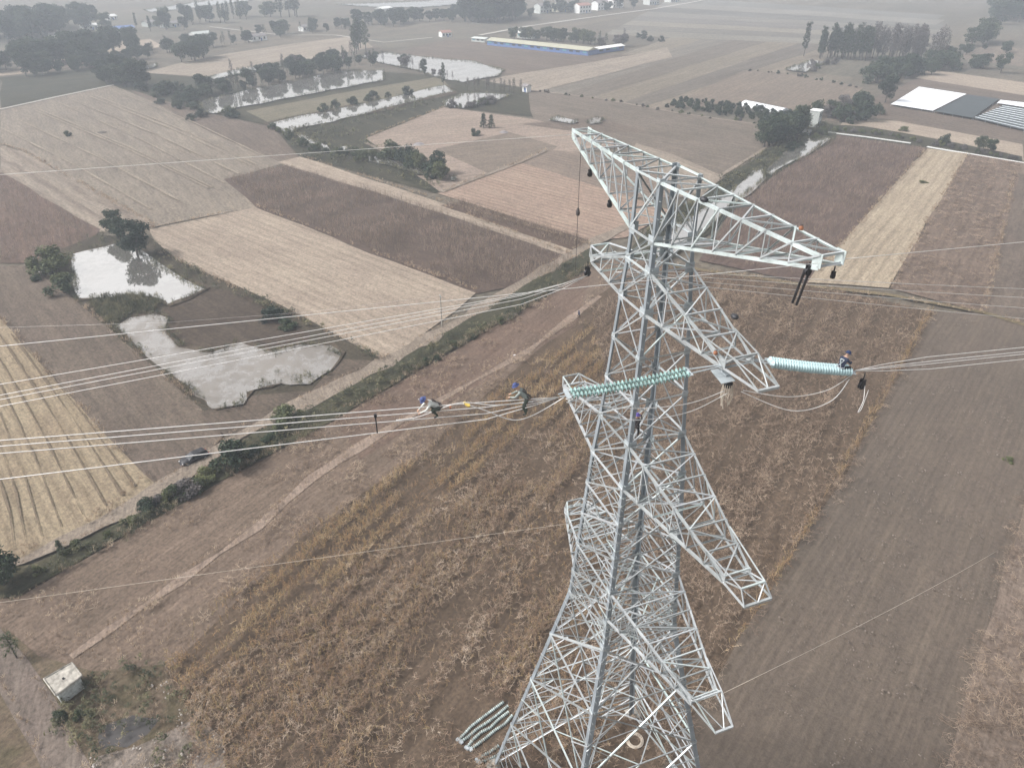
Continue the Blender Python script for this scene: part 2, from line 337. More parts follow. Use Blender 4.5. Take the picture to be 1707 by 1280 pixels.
# far left quarter
F('left_far_a', [(0, 110), (180, 74), (300, 58), (420, 40), (560, 30), (560, 12), (0, 30)], GREYG, ang(0, 110, 400, 45), 12, 0.2, 50, 0.5)
F('left_far_tan', [(40, 112), (110, 92), (180, 72), (250, 66), (270, 78), (200, 96), (90, 118), (0, 128), (0, 118)], PALE, ang(0, 110, 400, 45), 6, 0.2, 30, 0.7)
F('left_far_b', [(240, 122), (330, 98), (470, 76), (600, 60), (620, 80), (480, 108), (350, 130)], TAN, ang(240, 122, 600, 62), 6, 0.2, 30, 0.7)
F('left_scrub', [(0, 130), (160, 112), (240, 122), (350, 132), (430, 150), (345, 190), (190, 145), (0, 180)], MARSH, ang(0, 160, 180, 140), 5, 0.2, 18, 1.0)
F('mid_far_soil', [(640, 95), (740, 66), (830, 74), (1000, 92), (1060, 92), (880, 140), (836, 124), (790, 106)], BROWN, ang(740, 66, 1000, 92), 6, 0.25, 30, 0.8)
F('mid_far_tan', [(840, 128), (1060, 92), (1110, 80), (1120, 96), (900, 152), (770, 152)], TAN, far_a, 7, 0.25, 30, 0.7)
F('mid_far_upper', [(610, 66), (700, 56), (830, 62), (740, 68), (640, 84)], GREYG, ang(610, 66, 830, 60), 7, 0.2, 30, 0.7)
# left quarter
F('left_great_field', [(0, 183), (190, 143), (492, 268), (378, 300), (432, 346), (255, 380), (40, 254), (0, 240)], ((154, 144, 133), (140, 131, 122), (172, 161, 148)), A_L, 5.2, 0.42, 26, 1.2, 0.3, 0.6, rowcol=(132, 122, 112))
F('left_dark_strip', [(215, 150), (340, 188), (452, 212), (500, 262), (470, 272), (352, 222)], BROWN, A_L, 3, 0.3, 16, 1.3)
F('left_lower_stripes', [(0, 242), (40, 254), (258, 378), (168, 388), (0, 292)], TAN, ang(40, 256, 255, 378), 5.5, 0.6, 16, 1.4, rowcol=(118, 104, 96))
F('left_red_field', [(0, 286), (166, 384), (120, 440), (0, 440)], ((122, 104, 98), (110, 96, 88), (140, 118, 108)), A_L, 2.5, 0.3, 8, 1.4)
F('rice_stubble', [(250, 384), (430, 346), (620, 422), (795, 488), (760, 520), (642, 602), (268, 424)], PALE, A_S, 2.6, 0.42, 18, 1.9, 0.3, 0.3, rowcol=(146, 132, 118))
F('mid_maize_floor', [(372, 300), (480, 276), (740, 352), (975, 436), (905, 470), (795, 490), (620, 424), (430, 347)], ((112, 98, 92), (100, 88, 82), (124, 108, 100)), A_S, 1.2, 0.4, 10, 1.8)
F('lane_strip', [(462, 272), (500, 262), (735, 338), (985, 412), (975, 438), (735, 356)], PALE, ang(480, 268, 740, 348), 3.2, 0.35, 14, 1.6)
# marsh and islands of the channels
F('marsh', [(195, 140), (345, 188), (450, 212), (500, 262), (725, 324), (762, 296), (610, 234), (742, 180), (890, 196), (880, 148), (760, 128), (620, 120), (410, 150), (250, 128)], MARSH, A_L, 4, 0.2, 10, 1.4)
F('island_field', [(412, 186), (560, 158), (735, 128), (748, 146), (640, 168), (500, 198), (452, 208)], ((132, 126, 110), (120, 116, 102), (148, 140, 122)), ang(452, 205, 740, 138), 3, 0.2, 14, 1.2)
F('centre_pink', [(610, 232), (742, 180), (890, 200), (990, 224), (1045, 246), (905, 262), (735, 322)], ((172, 156, 146), (162, 148, 138), (188, 172, 158)), ang(612, 232, 880, 205), 4, 0.25, 22, 1.2)
F('centre_dark', [(726, 250), (850, 222), (930, 246), (904, 264), (812, 290)], DUST, ang(612, 232, 880, 205), 3, 0.2, 12, 1.4)
F('centre_soil', [(888, 200), (880, 152), (1000, 166), (1130, 190), (1290, 214), (1275, 256), (1205, 296), (1080, 256), (985, 224)], ((134, 124, 116), (120, 112, 104), (150, 138, 128)), ang(900, 170, 1280, 235), 3.5, 0.25, 20, 1.2)
F('centre_tan', [(1060, 240), (1120, 258), (1208, 296), (1165, 330), (1045, 262)], TAN, ang(1060, 240, 1205, 300), 3, 0.25, 14, 1.4)
F('centre_upper_rows', [(868, 272), (910, 252), (1048, 258), (1165, 330), (1050, 332)], ((150, 136, 126), (138, 126, 118), (166, 150, 138)), ang(780, 310, 1030, 378), 2.6, 0.5, 12, 1.5)
F('centre_rows', [(728, 324), (868, 272), (1050, 330), (1120, 352), (1045, 398), (985, 404)], PINK, ang(780, 312, 1030, 380), 2.3, 0.55, 16, 1.7, 0.35, 0.2, rowcol=(140, 118, 106))
F('small_maize_floor', [(736, 344), (770, 338), (985, 404), (970, 424)], ((116, 100, 92), (104, 90, 82), (128, 112, 102)), A_S, 1.2, 0.4, 8, 1.8)
F('old_dug_soil', [(868, 208), (1000, 196), (1080, 222), (985, 224), (895, 212)], BROWN, 0.3, 3, 0.2, 10, 1.3)
# right quarter
F('right_maize_floor', [(1390, 226), (1545, 248), (1345, 474), (1165, 436), (1240, 322)], ((118, 102, 96), (106, 92, 88), (134, 116, 108)), A_R, 1.5, 0.45, 10, 1.7)
F('right_straw', [(1545, 248), (1612, 258), (1482, 482), (1345, 472)], ((194, 180, 160), (182, 168, 150), (210, 196, 176)), A_R, 3.0, 0.42, 16, 1.9, 0.35, 0.25, rowcol=(140, 126, 110))
F('right_brown_rows', [(1612, 258), (1707, 272), (1707, 300), (1640, 522), (1482, 482)], ((136, 120, 110), (122, 108, 100), (156, 140, 128)), ang(1490, 480, 1620, 265), 2.4, 0.5, 14, 1.6)
F('right_edge_soil', [(1700, 290), (1707, 290), (1760, 400), (1760, 530), (1640, 522)], BROWN, A_R, 3, 0.2, 14, 1.4)
F('bare_soil', [(1555, 522), (1760, 522), (1770, 700), (1722, 836), (1592, 1294), (1080, 1300), (1190, 1104), (1278, 962), (1390, 794)], ((124, 113, 105), (114, 105, 98), (136, 124, 113)), ang(1230, 1270, 1640, 560), 1.1, 0.3, 16, 2.0, 0.3, 0.4, gr=0.55)
F('stalk_floor_right', [(1800, 640), (1707, 832), (1575, 1290), (1560, 1420), (2000, 1420), (2000, 640)], ((150, 136, 126), (136, 122, 114), (168, 152, 140)), ang(1230, 1270, 1640, 560), 1.0, 0.3, 8, 2.4)
F('maize_floor', [(262, 1108), (500, 898), (705, 756), (990, 498), (1080, 438), (1345, 476), (1555, 522), (1405, 800), (1296, 968), (1210, 1110), (1100, 1300), (1000, 1420), (330, 1420), (300, 1200)], ((114, 99, 87), (100, 87, 76), (136, 119, 105)), A_P, 2.9, 0.4, 6, 2.4)
# the strip between ditch and maize, lower left
F('stubble_strip', [(-60, 1005), (30, 1000), (250, 872), (560, 702), (870, 520), (1010, 430), (1085, 436), (990, 500), (705, 757), (500, 899), (272, 1130), (150, 1160), (0, 1110)], ((136, 120, 109), (126, 112, 101), (156, 138, 126)), A_P, 1.6, 0.25, 7, 2.4, 0.3)
F('red_stubble', [(560, 704), (870, 522), (985, 458), (960, 545), (720, 690), (600, 770)], ((132, 113, 103), (122, 106, 97), (148, 129, 118)), A_P, 1.6, 0.25, 8, 2.2)
F('left_brown_field', [(-60, 445), (50, 446), (132, 506), (346, 690), (372, 730), (330, 780), (262, 816), (240, 800), (-60, 470)], ((124, 112, 104), (112, 102, 94), (144, 132, 120)), ang(150, 520, 330, 720), 3.2, 0.35, 11, 1.9)
F('yellow_straw', [(-60, 470), (240, 796), (268, 818), (212, 856), (40, 940), (-60, 970)], ((176, 162, 140), (164, 148, 128), (192, 178, 154)), ang(20, 560, 190, 800), 2.6, 0.4, 10, 2.0, 0.35, 0.3, rowcol=(134, 118, 98))
F('pond_bank', [(60, 448), (70, 430), (168, 392), (250, 398), (300, 436), (470, 512), (642, 603), (560, 640), (420, 688), (346, 690), (132, 506)], ((90, 84, 74), (78, 74, 66), (106, 98, 88)), A_S, 3, 0.15, 5, 2.0)
F('dry_mud', [(255, 525), (345, 482), (400, 490), (520, 560), (500, 590), (420, 596), (350, 594), (275, 556)], ((92, 82, 75), (82, 73, 67), (104, 94, 86)), A_S, 3, 0.1, 9, 1.4, 0.1)
F('pond_mud', [(336, 690), (400, 664), (520, 652), (570, 600), (646, 604), (580, 646), (470, 700), (392, 738), (350, 712)], ((114, 103, 95), (102, 93, 86), (128, 116, 107)), A_S, 3, 0.1, 7, 1.8)
F('ditch_grass', [(-60, 1010), (-60, 965), (60, 942), (240, 852), (340, 788), (420, 726), (560, 655), (700, 580), (800, 520), (985, 412), (1010, 432), (870, 520), (700, 615), (560, 702), (380, 796), (250, 872), (30, 996)], ((84, 84, 70), (74, 76, 64), (106, 100, 82)), A_P, 3, 0.2, 4, 2.0)
F('yard_ground', [(-60, 1040), (0, 1060), (60, 1095), (150, 1115), (262, 1110), (320, 1200), (360, 1420), (-300, 1420)], ((124, 110, 97), (104, 97, 80), (146, 132, 118)), A_P, 3, 0.1, 3, 2.2, amp=1.2)
sheet('dark_puddle', [(185, 1195), (235, 1178), (265, 1190), (250, 1225), (225, 1245), (205, 1232), (188, 1240), (180, 1215)], watermat('dark_puddle_water', (0.055, 0.05, 0.05, 1), 0.03, 0.2, 0.4), step=.7, amp=1.3)
F('pale_rubble', [(160, 1262), (230, 1245), (330, 1205), (372, 1235), (400, 1300), (200, 1420), (120, 1350)], ((166, 155, 148), (126, 118, 110), (190, 179, 171)), A_P, 3, 0.1, 2.5, 2.6, 0.5, amp=1.3)
F('channel_bank', [(1395, 212), (1362, 200), (1275, 254), (1170, 322), (1085, 380), (1045, 424), (1090, 442), (1160, 408), (1235, 340), (1300, 288), (1395, 234)], ((78, 80, 68), (66, 70, 60), (98, 94, 78)), A_R, 3, 0.2, 6, 1.6)
# tracks and lanes
track = fieldmat('dirt_track', (164, 152, 141), (146, 135, 125), (186, 174, 162), 0, 2, 0.1, 5, 2.2)
path = fieldmat('foot_path', (172, 154, 142), (154, 138, 127), (192, 174, 162), 0, 2, 0.1, 5, 2.4)
lane = simple('pale_concrete_lane', lin(205, 198, 188), 0.9, 0, 0.08, 0.3)
strip('track', [(-60, 965), (40, 938), (230, 845), (330, 778), (400, 728), (640, 608), (760, 541), (870, 474), (985, 408), (1060, 372)], 3.0, track, amp=0.7)
strip('path', [(120, 1098), (300, 972), (430, 882), (520, 800), (640, 722), (760, 655), (880, 588), (1000, 496)], 1.15, path, amp=1.2)
strip('track', [(-40, 1040), (20, 1120), (70, 1200), (120, 1300), (160, 1400)], 3.2, fieldmat('yard_track', (140, 128, 122), (128, 118, 112), (156, 146, 138), 0, 2, 0.2, 4, 2.2))
strip('path', [(1290, 240), (1205, 292), (1165, 330)], 1.4, track)
strip('path', [(870, 150), (1000, 166), (1130, 190), (1290, 213)], 2.0, track)
strip('path', [(0, 184), (95, 163), (190, 143)], 2.2, lane)
strip('path', [(44, 250), (150, 318), (262, 380)], 1.3, track); strip('path', [(6, 246), (120, 330), (200, 380)], 1.2, track)
strip('path', [(735, 322), (868, 272), (912, 252)], 1.8, track); strip('path', [(610, 240), (735, 300), (762, 300)], 1.6, track)
strip('path', [(1085, 440), (1340, 478), (1480, 494), (1640, 524), (1760, 560)], 1.6, fieldmat('weedy_path', (142, 130, 106), (126, 116, 92), (160, 146, 124), 0, 2, 0.1, 6, 2))
strip('road', [(800, 60), (880, 45), (1000, 28), (1090, 16), (1170, 2)], 4.0, lane); strip('road', [(560, 60), (640, 72), (720, 64)], 2.5, lane)
strip('road', [(350, 46), (470, 60), (560, 60)], 2.5, lane)
wt = fieldmat('pale_wheel_track', (174, 163, 149), (162, 151, 139), (186, 175, 161), 0, 2, .1, 5, 2.0)
for (x0, y0, x1, y1) in ((150, 162, 452, 292), (158, 160, 460, 290), (98, 172, 405, 322), (60, 186, 380, 330), (66, 184, 386, 329), (20, 196, 330, 352), (0, 214, 280, 366), (205, 158, 470, 276), (120, 168, 430, 306)):
    x1, y1 = x0 + (x1 - x0) * .9, y0 + (y1 - y0) * .9; strip('wheel_track', [(x0, y0), ((x0 + x1) / 2 + 4, (y0 + y1) / 2 - 3), (x1, y1)], .6, wt, amp=1.2)
dk = fieldmat('dark_furrow', (138, 124, 108), (124, 112, 98), (152, 138, 122), 0, 2, .1, 5, 2.0)
for (x0, y0, x1, y1) in ((0, 560, 178, 846), (0, 600, 140, 862), (0, 640, 104, 882), (0, 690, 72, 898), (0, 740, 46, 912), (20, 560, 206, 830), (46, 582, 226, 814), (0, 800, 26, 922)):
    strip('furrow', [(x0, y0), ((x0 + x1) / 2 + 6, (y0 + y1) / 2), (x1, y1)], .24, dk, amp=1.4)
# water
M['wetmud'] = fieldmat('wet_mud', (106, 96, 86), (92, 83, 75), (120, 110, 99), 0, 3, .1, 4, 1.8)
SHORES = []
def W(pix, mat='water', amp=0.8):
    if len(pix) > 12:      # wet mud round the shore
        cx_ = sum(p[0] for p in pix) / len(pix); cy_ = sum(p[1] for p in pix) / len(pix); big_ = []
        for i_, (x, y) in enumerate(pix):
            (xa, ya), (xb, yb) = pix[i_ - 1], pix[(i_ + 1) % len(pix)]; nx, ny = (yb - ya), -(xb - xa); l_ = math.hypot(nx, ny) or 1; e_ = max(2.0, min(7.0, (y - 60) / 75)); big_.append((x + nx / l_ * e_, y + ny / l_ * e_ * .7))
        sheet('mud', big_, M['wetmud'], step=1.5, amp=amp * 1.6)
    SHORES.append(list(pix) + [pix[0]]); return sheet('water', pix, M[mat], step=1.3, amp=amp)
W([(116, 428), (150, 418), (196, 409), (228, 418), (262, 445), (300, 465), (338, 487), (318, 498), (280, 512), (255, 500), (215, 494), (165, 500), (136, 503), (124, 470)])
W([(66, 442), (75, 440), (76, 458), (66, 456)], 'water', 0.2)
W([(186, 548), (215, 532), (258, 525), (282, 532), (276, 554), (302, 582), (352, 592), (402, 578), (450, 592), (500, 579), (548, 582), (565, 598), (556, 622), (520, 642), (470, 640), (440, 650), (415, 655), (400, 680), (360, 688), (345, 674), (300, 641), (262, 610), (230, 585)], 'muddy', 1.1)
W([(448, 210), (500, 196), (560, 186), (640, 168), (700, 154), (745, 145), (757, 155), (700, 168), (640, 183), (602, 195), (560, 203), (500, 216), (486, 228)])
W([(484, 224), (502, 228), (548, 244), (556, 256), (530, 250), (500, 236)]); W([(566, 249), (580, 246), (583, 258), (560, 258)], 'water', 0.4)
W([(612, 262), (640, 264), (690, 280), (718, 294), (700, 294), (650, 279), (615, 272)]); W([(752, 298), (760, 298), (758, 304), (752, 304)], 'water', 0.2)
W([(740, 173), (775, 158), (800, 157), (852, 161), (830, 170), (775, 183), (745, 181)])
W([(592, 96), (640, 90), (700, 97), (790, 105), (840, 119), (832, 129), (770, 140), (735, 133), (700, 121), (640, 108)])
W([(334, 172), (400, 156), (500, 135), (560, 122), (640, 119), (640, 136), (520, 158), (440, 174), (395, 182), (360, 193), (336, 190)])
W([(560, 9), (700, 4), (800, -4), (880, -8), (800, 6), (700, 14), (620, 13)]); W([(240, 18), (350, 2), (420, -6), (420, 2), (330, 14), (250, 22)])
W([(1308, 118), (1350, 103), (1382, 105), (1345, 122)], 'water', 0.5); W([(918, 203), (930, 197), (962, 205), (950, 209)], 'water', 0.5)
W([(978, 206), (990, 199), (1005, 200), (1004, 207), (985, 210)], 'muddy', 0.3)
W([(1255, 290), (1274, 278), (1272, 302), (1232, 335), (1198, 366), (1158, 402), (1106, 440), (1084, 424), (1130, 375), (1180, 345), (1215, 325)])
W([(1318, 250), (1350, 228), (1380, 234), (1350, 260), (1312, 280), (1285, 296), (1272, 290), (1290, 270)]); W([(345, 132), (400, 117), (470, 106), (470, 112), (405, 124), (360, 135)], 'water', 0.5)
W([(833, 540), (840, 532), (864, 521), (868, 524), (845, 540)], 'muddy', 0.15)
W([(236, 112), (262, 108), (262, 113), (238, 118)], 'water', 0.4)

# ------------------------------------------------------------------ standing crops, dry grass and weeds: uncountable, one object each
def inside(px, py, poly):
    c = np.zeros(len(px), bool); n = len(poly)
    for i in range(n):
        x0, y0 = poly[i]; x1, y1 = poly[(i + 1) % n]
        if y0 == y1: continue
        k = ((y0 > py) != (y1 > py)) & (px < (x1 - x0) * (py - y0) / (y1 - y0) + x0); c ^= k
    return c
def blade(mb, base, h, az, lean, w, droop, n=3):
    """one curved leaf: n segments, tapering"""
    d = Vector((math.cos(az), math.sin(az), 0)); side = Vector((-d.y, d.x, 0)); vs = []; p = Vector(base); el = lean
    for k in range(n + 1):
        ww = w * (1.0 - 0.85 * (k / n) ** 1.5) * (0.6 if k == 0 else 1)
        vs += [p - side * ww / 2, p + side * ww / 2]
        p = p + (d * math.cos(el) + Vector((0, 0, 1)) * math.sin(el)) * (h / n); el -= droop / n
    mb.add(vs, [(2 * k, 2 * k + 1, 2 * k + 3, 2 * k + 2) for k in range(n)])
def protos(name, mat, n, fn):
    col = bpy.data.collections.new(name)
    for i in range(n):
        mb = MB(); fn(mb, random.Random(100 * i + 3))
        me = bpy.data.meshes.new(name); me.from_pydata([tuple(v) for v in mb.v], [], mb.f); me.update(); me.materials.append(mat)
        col.objects.link(bpy.data.objects.new('%s_%d' % (name, i), me))
    return col
def maize_plant(mb, r, lodged=0.12):
    lean = R(r.uniform(70, 88)) if r.random() > lodged else R(r.uniform(8, 45)); az = r.uniform(0, 6.28); H = r.uniform(0.95, 1.55)
    d = Vector((math.cos(az) * math.cos(lean), math.sin(az) * math.cos(lean), math.sin(lean)))
    mb.tube([(0, 0, 0), d * H * 0.55, d * H], [0.02, 0.016, 0.007], 3, cap=False)
    for k in range(7):
        t = 0.2 + 0.78 * k / 7; blade(mb, d * H * t, r.uniform(0.28, 0.52), r.uniform(0, 6.28), R(r.uniform(25, 75)), r.uniform(0.035, 0.058), R(r.uniform(60, 150)))
def maize_clump(mb, r):
    for q in range(3):
        m2 = MB(); maize_plant(m2, r, 0.05); o = (r.uniform(-.5, .5), r.uniform(-.5, .5), 0); mb.add([Vector(v) * 1.05 + Vector(o) for v in m2.v], m2.f)
def flat_stalks(mb, r):
    for q in range(7):
        az = r.uniform(0, 6.28); L = r.uniform(0.7, 1.6); c = Vector((r.uniform(-.6, .6), r.uniform(-.6, .6), r.uniform(.02, .22))); d = Vector((math.cos(az), math.sin(az), r.uniform(-.05, .2))) * L / 2
        mb.tube([c - d, c + d], [0.013, 0.008], 3, cap=False)
        blade(mb, c, r.uniform(.35, .7), r.uniform(0, 6.28), R(r.uniform(0, 35)), r.uniform(.035, .06), R(r.uniform(20, 70)))
def grass_tuft(mb, r):
    for q in range(11): blade(mb, (r.uniform(-.15, .15), r.uniform(-.15, .15), 0), r.uniform(.3, .7), r.uniform(0, 6.28), R(r.uniform(35, 85)), r.uniform(.03, .06), R(r.uniform(20, 80)), 2)
def weed_clump(mb, r):
    for q in range(26):
        a = r.uniform(0, 6.28); rr = abs(r.gauss(0, .45)); h = r.uniform(.1, .9) * max(.15, 1 - rr)
        blade(mb, (math.cos(a) * rr, math.sin(a) * rr, h), r.uniform(.25, .45), r.uniform(0, 6.28), R(r.uniform(-10, 60)), r.uniform(.12, .22), R(r.uniform(20, 70)), 2)
P_MAIZE = protos('maize_plant', M['maize'], 9, maize_plant); P_MAIZEM = protos('pink_maize_plant', M['maize_mid'], 9, lambda mb, r: maize_plant(mb, r, 0.45)); P_MAIZER = protos('grey_maize_plant', M['maize_right'], 9, lambda mb, r: maize_plant(mb, r, 0.5))
P_FAR = protos('maize_clump', M['maize_far'], 6, maize_clump); P_FLAT = protos('flat_stalks', M['maize_right'], 6, flat_stalks)
P_GRASS = protos('grass_tuft', M['drygrass'], 6, grass_tuft); P_WEED = protos('weed_clump', M['weed'], 6, weed_clump); P_REED = protos('reed_tuft', M['weed'], 6, grass_tuft)
def scatter_tree(col):
    ng = bpy.data.node_groups.new('scatter_' + col.name, 'GeometryNodeTree')
    ng.interface.new_socket('Geometry', in_out='INPUT', socket_type='NodeSocketGeometry'); ng.interface.new_socket('Geometry', in_out='OUTPUT', socket_type='NodeSocketGeometry')
    n = ng.nodes; gi = n.new('NodeGroupInput'); go = n.new('NodeGroupOutput'); ip = n.new('GeometryNodeInstanceOnPoints'); ci = n.new('GeometryNodeCollectionInfo')
    ci.inputs['Collection'].default_value = col; ci.inputs['Separate Children'].default_value = True; ci.inputs['Reset Children'].default_value = True
    def attr(nm, ty):
        a = n.new('GeometryNodeInputNamedAttribute'); a.data_type = ty; a.inputs['Name'].default_value = nm; return a.outputs['Attribute']
    e2r = n.new('FunctionNodeEulerToRotation')
    L = ng.links.new
    L(gi.outputs[0], ip.inputs['Points']); L(ci.outputs[0], ip.inputs['Instance']); ip.inputs['Pick Instance'].default_value = True
    L(attr('idx', 'INT'), ip.inputs['Instance Index']); L(attr('rot', 'FLOAT_VECTOR'), e2r.inputs[0]); L(e2r.outputs[0], ip.inputs['Rotation']); L(attr('scl', 'FLOAT'), ip.inputs['Scale'])
    L(ip.outputs[0], go.inputs[0]); return ng
_ng = {}
def scatter(name, pix, col, dens, label, cat, rows=None, pitch=0.75, jit=0.16, scale=(0.8, 1.15), keep=None, tilt=0.1, z=None):
    """plants over a field outline; rows = direction (radians) or None for random places"""
    poly = [tuple(gp(x, y)[:2]) for x, y in pix]; P = np.array(poly); a = rows if rows is not None else 0.0
    ca, sa = math.cos(a), math.sin(a); U = P @ np.array([[ca, -sa], [sa, ca]])
    u0, v0 = U.min(0); u1, v1 = U.max(0)
    if rows is not None:
        vs = np.arange(v0, v1, pitch); step = 1.0 / (dens * pitch); us = np.arange(u0, u1, step); uu, vv = np.meshgrid(us, vs)
        uu = uu.ravel() + rng.uniform(-.5, .5, uu.size) * step; vv = vv.ravel() + rng.normal(0, jit, vv.size)
    else:
        n = int((u1 - u0) * (v1 - v0) * dens); uu = rng.uniform(u0, u1, n); vv = rng.uniform(v0, v1, n)
    x = uu * ca - vv * sa; y = uu * sa + vv * ca; k = inside(x, y, poly); x, y, uu, vv = x[k], y[k], uu[k], vv[k]
    if keep is not None: k = rng.uniform(0, 1, len(x)) < keep(x, y, uu, vv); x, y = x[k], y[k]
    n = len(x); me = bpy.data.meshes.new(name); me.vertices.add(n)
    co = np.zeros((n, 3)); co[:, 0] = x; co[:, 1] = y; co[:, 2] = _layer[0] if z is None else z; me.vertices.foreach_set('co', co.ravel())
    r = me.attributes.new('rot', 'FLOAT_VECTOR', 'POINT'); rv = np.zeros((n, 3)); rv[:, 2] = rng.uniform(0, 6.28, n); rv[:, :2] = rng.normal(0, tilt, (n, 2)); r.data.foreach_set('vector', rv.ravel())
    s = me.attributes.new('scl', 'FLOAT', 'POINT'); big = vnoise(x, y, 6.0, 9); s.data.foreach_set('value', rng.uniform(scale[0], scale[1], n) * (0.8 + 0.4 * big))
    i = me.attributes.new('idx', 'INT', 'POINT'); i.data.foreach_set('value', rng.integers(0, len(col.objects), n).astype(np.int32))
    me.update(); o = link(name, me); md = o.modifiers.new('scatter', 'NODES')
    if col.name not in _ng: _ng[col.name] = scatter_tree(col)
    md.node_group = _ng[col.name]; tag(o, label, cat, kind='stuff'); return o
GC = gp(806, 1210)
def trodden(x, y):   # ground cleared by the crew round the tower foot and under the laid out strings
    d = np.maximum(np.abs(x), np.abs(y)); e = np.hypot(x - GC.x, y - GC.y)
    return np.clip((d - 4.0) / 4.0, 0.35, 1) * np.clip((e - 2.6) / 2.0, 0.04, 1)
def k_big(x, y, u, v):
    g = vnoise(u * 0.25, v, 2.6, 1); b = vnoise(x, y, 9, 2); w = np.sin(2 * np.pi * v / 2.9 + 2.5 * vnoise(u * .2, v, 6, 21)); return np.clip((g - 0.16) * 2.6, 0.15, 1) * np.clip(.7 + .4 * w, .3, 1) * np.clip((b - 0.05) * 3.0, 0.4, 1) * trodden(x, y)
def k_gold(x, y, u, v):
    w = np.sin(2 * np.pi * v / 2.9 + 2.2 * vnoise(u * .2, v, 6, 21)); g = vnoise(u * .4, v, 2.2, 22); return np.clip(.42 + .75 * w, .03, 1) * np.clip((g - .12) * 2.6, .15, 1) * trodden(x, y)
def k_goldb(x, y, u, v): return k_big(x, y, u, v) * np.clip((vnoise(u * .5, v, 7, 31) - .35) * 3.5, 0, 1)
def k_right(x, y, u, v):
    g = vnoise(u * 0.2, v, 3.0, 4); w = np.sin(2 * np.pi * v / 3.6 + 1.5 * vnoise(u * .15, v, 8, 23)); return np.clip((g - 0.12) * 2.4, 0.25, 1) * np.clip(.7 + .4 * w, .3, 1) * trodden(x, y)
def k_soft(x, y, u, v): return np.clip(vnoise(x, y, 7, 6) * 1.6, 0.2, 1)
def k_patch(x, y, u, v): return np.clip((vnoise(x, y, 4, 8) - 0.35) * 2.8, 0.0, 1)
C1 = [(268, 1106), (500, 902), (712, 756), (830, 660), (985, 540), (1020, 700), (1040, 1000), (1000, 1420), (340, 1420), (318, 1200)]
C1R = [(985, 530), (1085, 446), (1345, 480), (1550, 524), (1402, 798), (1290, 966), (1205, 1108), (1095, 1300), (1000, 1420), (1040, 1000), (1020, 700)]
C1A = [(268, 1106), (500, 902), (712, 756), (830, 660), (985, 540), (1010, 640), (840, 760), (660, 900), (520, 1010), (400, 1110), (300, 1150)]
C1B = [(300, 1150), (400, 1110), (520, 1010), (660, 900), (840, 760), (1010, 640), (1020, 700), (1040, 1000), (1000, 1420), (340, 1420), (318, 1200)]
scatter('dry_maize', C1A, P_MAIZE, 11.0, 'golden rust dry maize standing in rows beside the footpath strip', 'maize', A_P, 0.72, 0.12, (.8, 1.1), keep=k_gold)
scatter('golden_maize', C1B, P_MAIZE, 4.5, 'golden dry maize plants mixed into the pinkish maize left of the tower', 'maize', A_P, 0.75, 0.16, (.7, 1.05), keep=k_goldb)
scatter('dry_maize', C1B, P_MAIZEM, 11.0, 'pinkish brown dry maize between the golden rows and the tower', 'maize', A_P, 0.75, 0.16, (.7, 1.05), keep=k_big)
scatter('dry_maize', C1R, P_MAIZER, 9.0, 'grey brown lodged dry maize in rows right of the tower', 'maize', A_P, 0.9, 0.25, (0.7, 1.0), keep=k_right)
scatter('maize_edge', [(1555, 522), (1402, 800), (1296, 968), (1210, 1110), (1200, 1106), (1286, 962), (1390, 796), (1545, 520)], P_MAIZE, 5.0, 'orange brown maize edge row beside the bare soil field', 'maize', scale=(0.8, 1.1), keep=k_soft)
scatter('fallen_stalks', C1, P_FLAT, 0.22, 'fallen pale stalks lying in the rust brown maize', 'stalks', keep=k_patch)
scatter('fallen_stalks', [(1800, 640), (1707, 832), (1575, 1290), (1560, 1420), (2000, 1420), (2000, 640)], P_FLAT, 1.1, 'pale cut stalks covering the field at lower right', 'stalks', keep=k_soft)
scatter('fallen_stalks', [(430, 900), (520, 830), (760, 672), (990, 504), (975, 545), (712, 752), (500, 896), (330, 1040)], P_FLAT, 0.8, 'pale fallen stalks beside the footpath', 'stalks', keep=k_patch)
scatter('fallen_stalks', [(200, 1060), (430, 890), (560, 790), (760, 640), (990, 470), (985, 440), (700, 620), (420, 790), (100, 1000)], P_FLAT, 0.35, 'scattered straw on the stubble strip above the footpath', 'stalks', keep=k_patch)
scatter('dark_maize', [(378, 302), (480, 280), (738, 356), (968, 438), (905, 466), (795, 486), (622, 420), (434, 346)], P_FAR, 0.85, 'dark brown standing maize in the field beyond the rice stubble', 'maize', A_S, 1.3, 0.3, (0.9, 1.2), keep=k_soft)
scatter('dark_maize', [(738, 344), (770, 339), (985, 406), (970, 422)], P_FAR, 0.9, 'narrow strip of dark standing maize below the pink striped field', 'maize', A_S, 1.2, 0.3, (0.9, 1.2))
scatter('dark_maize', [(1390, 232), (1540, 252), (1343, 470), (1170, 432), (1242, 326)], P_FAR, 0.6, 'purple brown standing maize beside the straw strip', 'maize', A_R, 1.5, 0.3, (0.8, 1.05), keep=k_soft)
scatter('low_stubble', [(1615, 262), (1700, 276), (1638, 518), (1486, 480)], P_FLAT, 0.5, 'brown stubble rows right of the straw strip', 'stubble', keep=k_soft)
scatter('dark_maize', [(0, 292), (160, 384), (118, 436), (0, 436)], P_FAR, 0.5, 'red brown scrub crop behind the upper pond', 'maize', A_L, 1.8, 0.4, (0.7, 1.0), keep=k_soft)
scatter('dry_grass', [(-40, 1010), (30, 1002), (250, 876), (560, 706), (870, 524), (1000, 440), (1060, 446), (990, 500), (705, 757), (500, 899), (262, 1110), (140, 1112), (0, 1056)], P_GRASS, 1.8, 'thin dry grass on the stubble strip along the ditch', 'grass', scale=(0.5, 1.0), keep=k_patch)
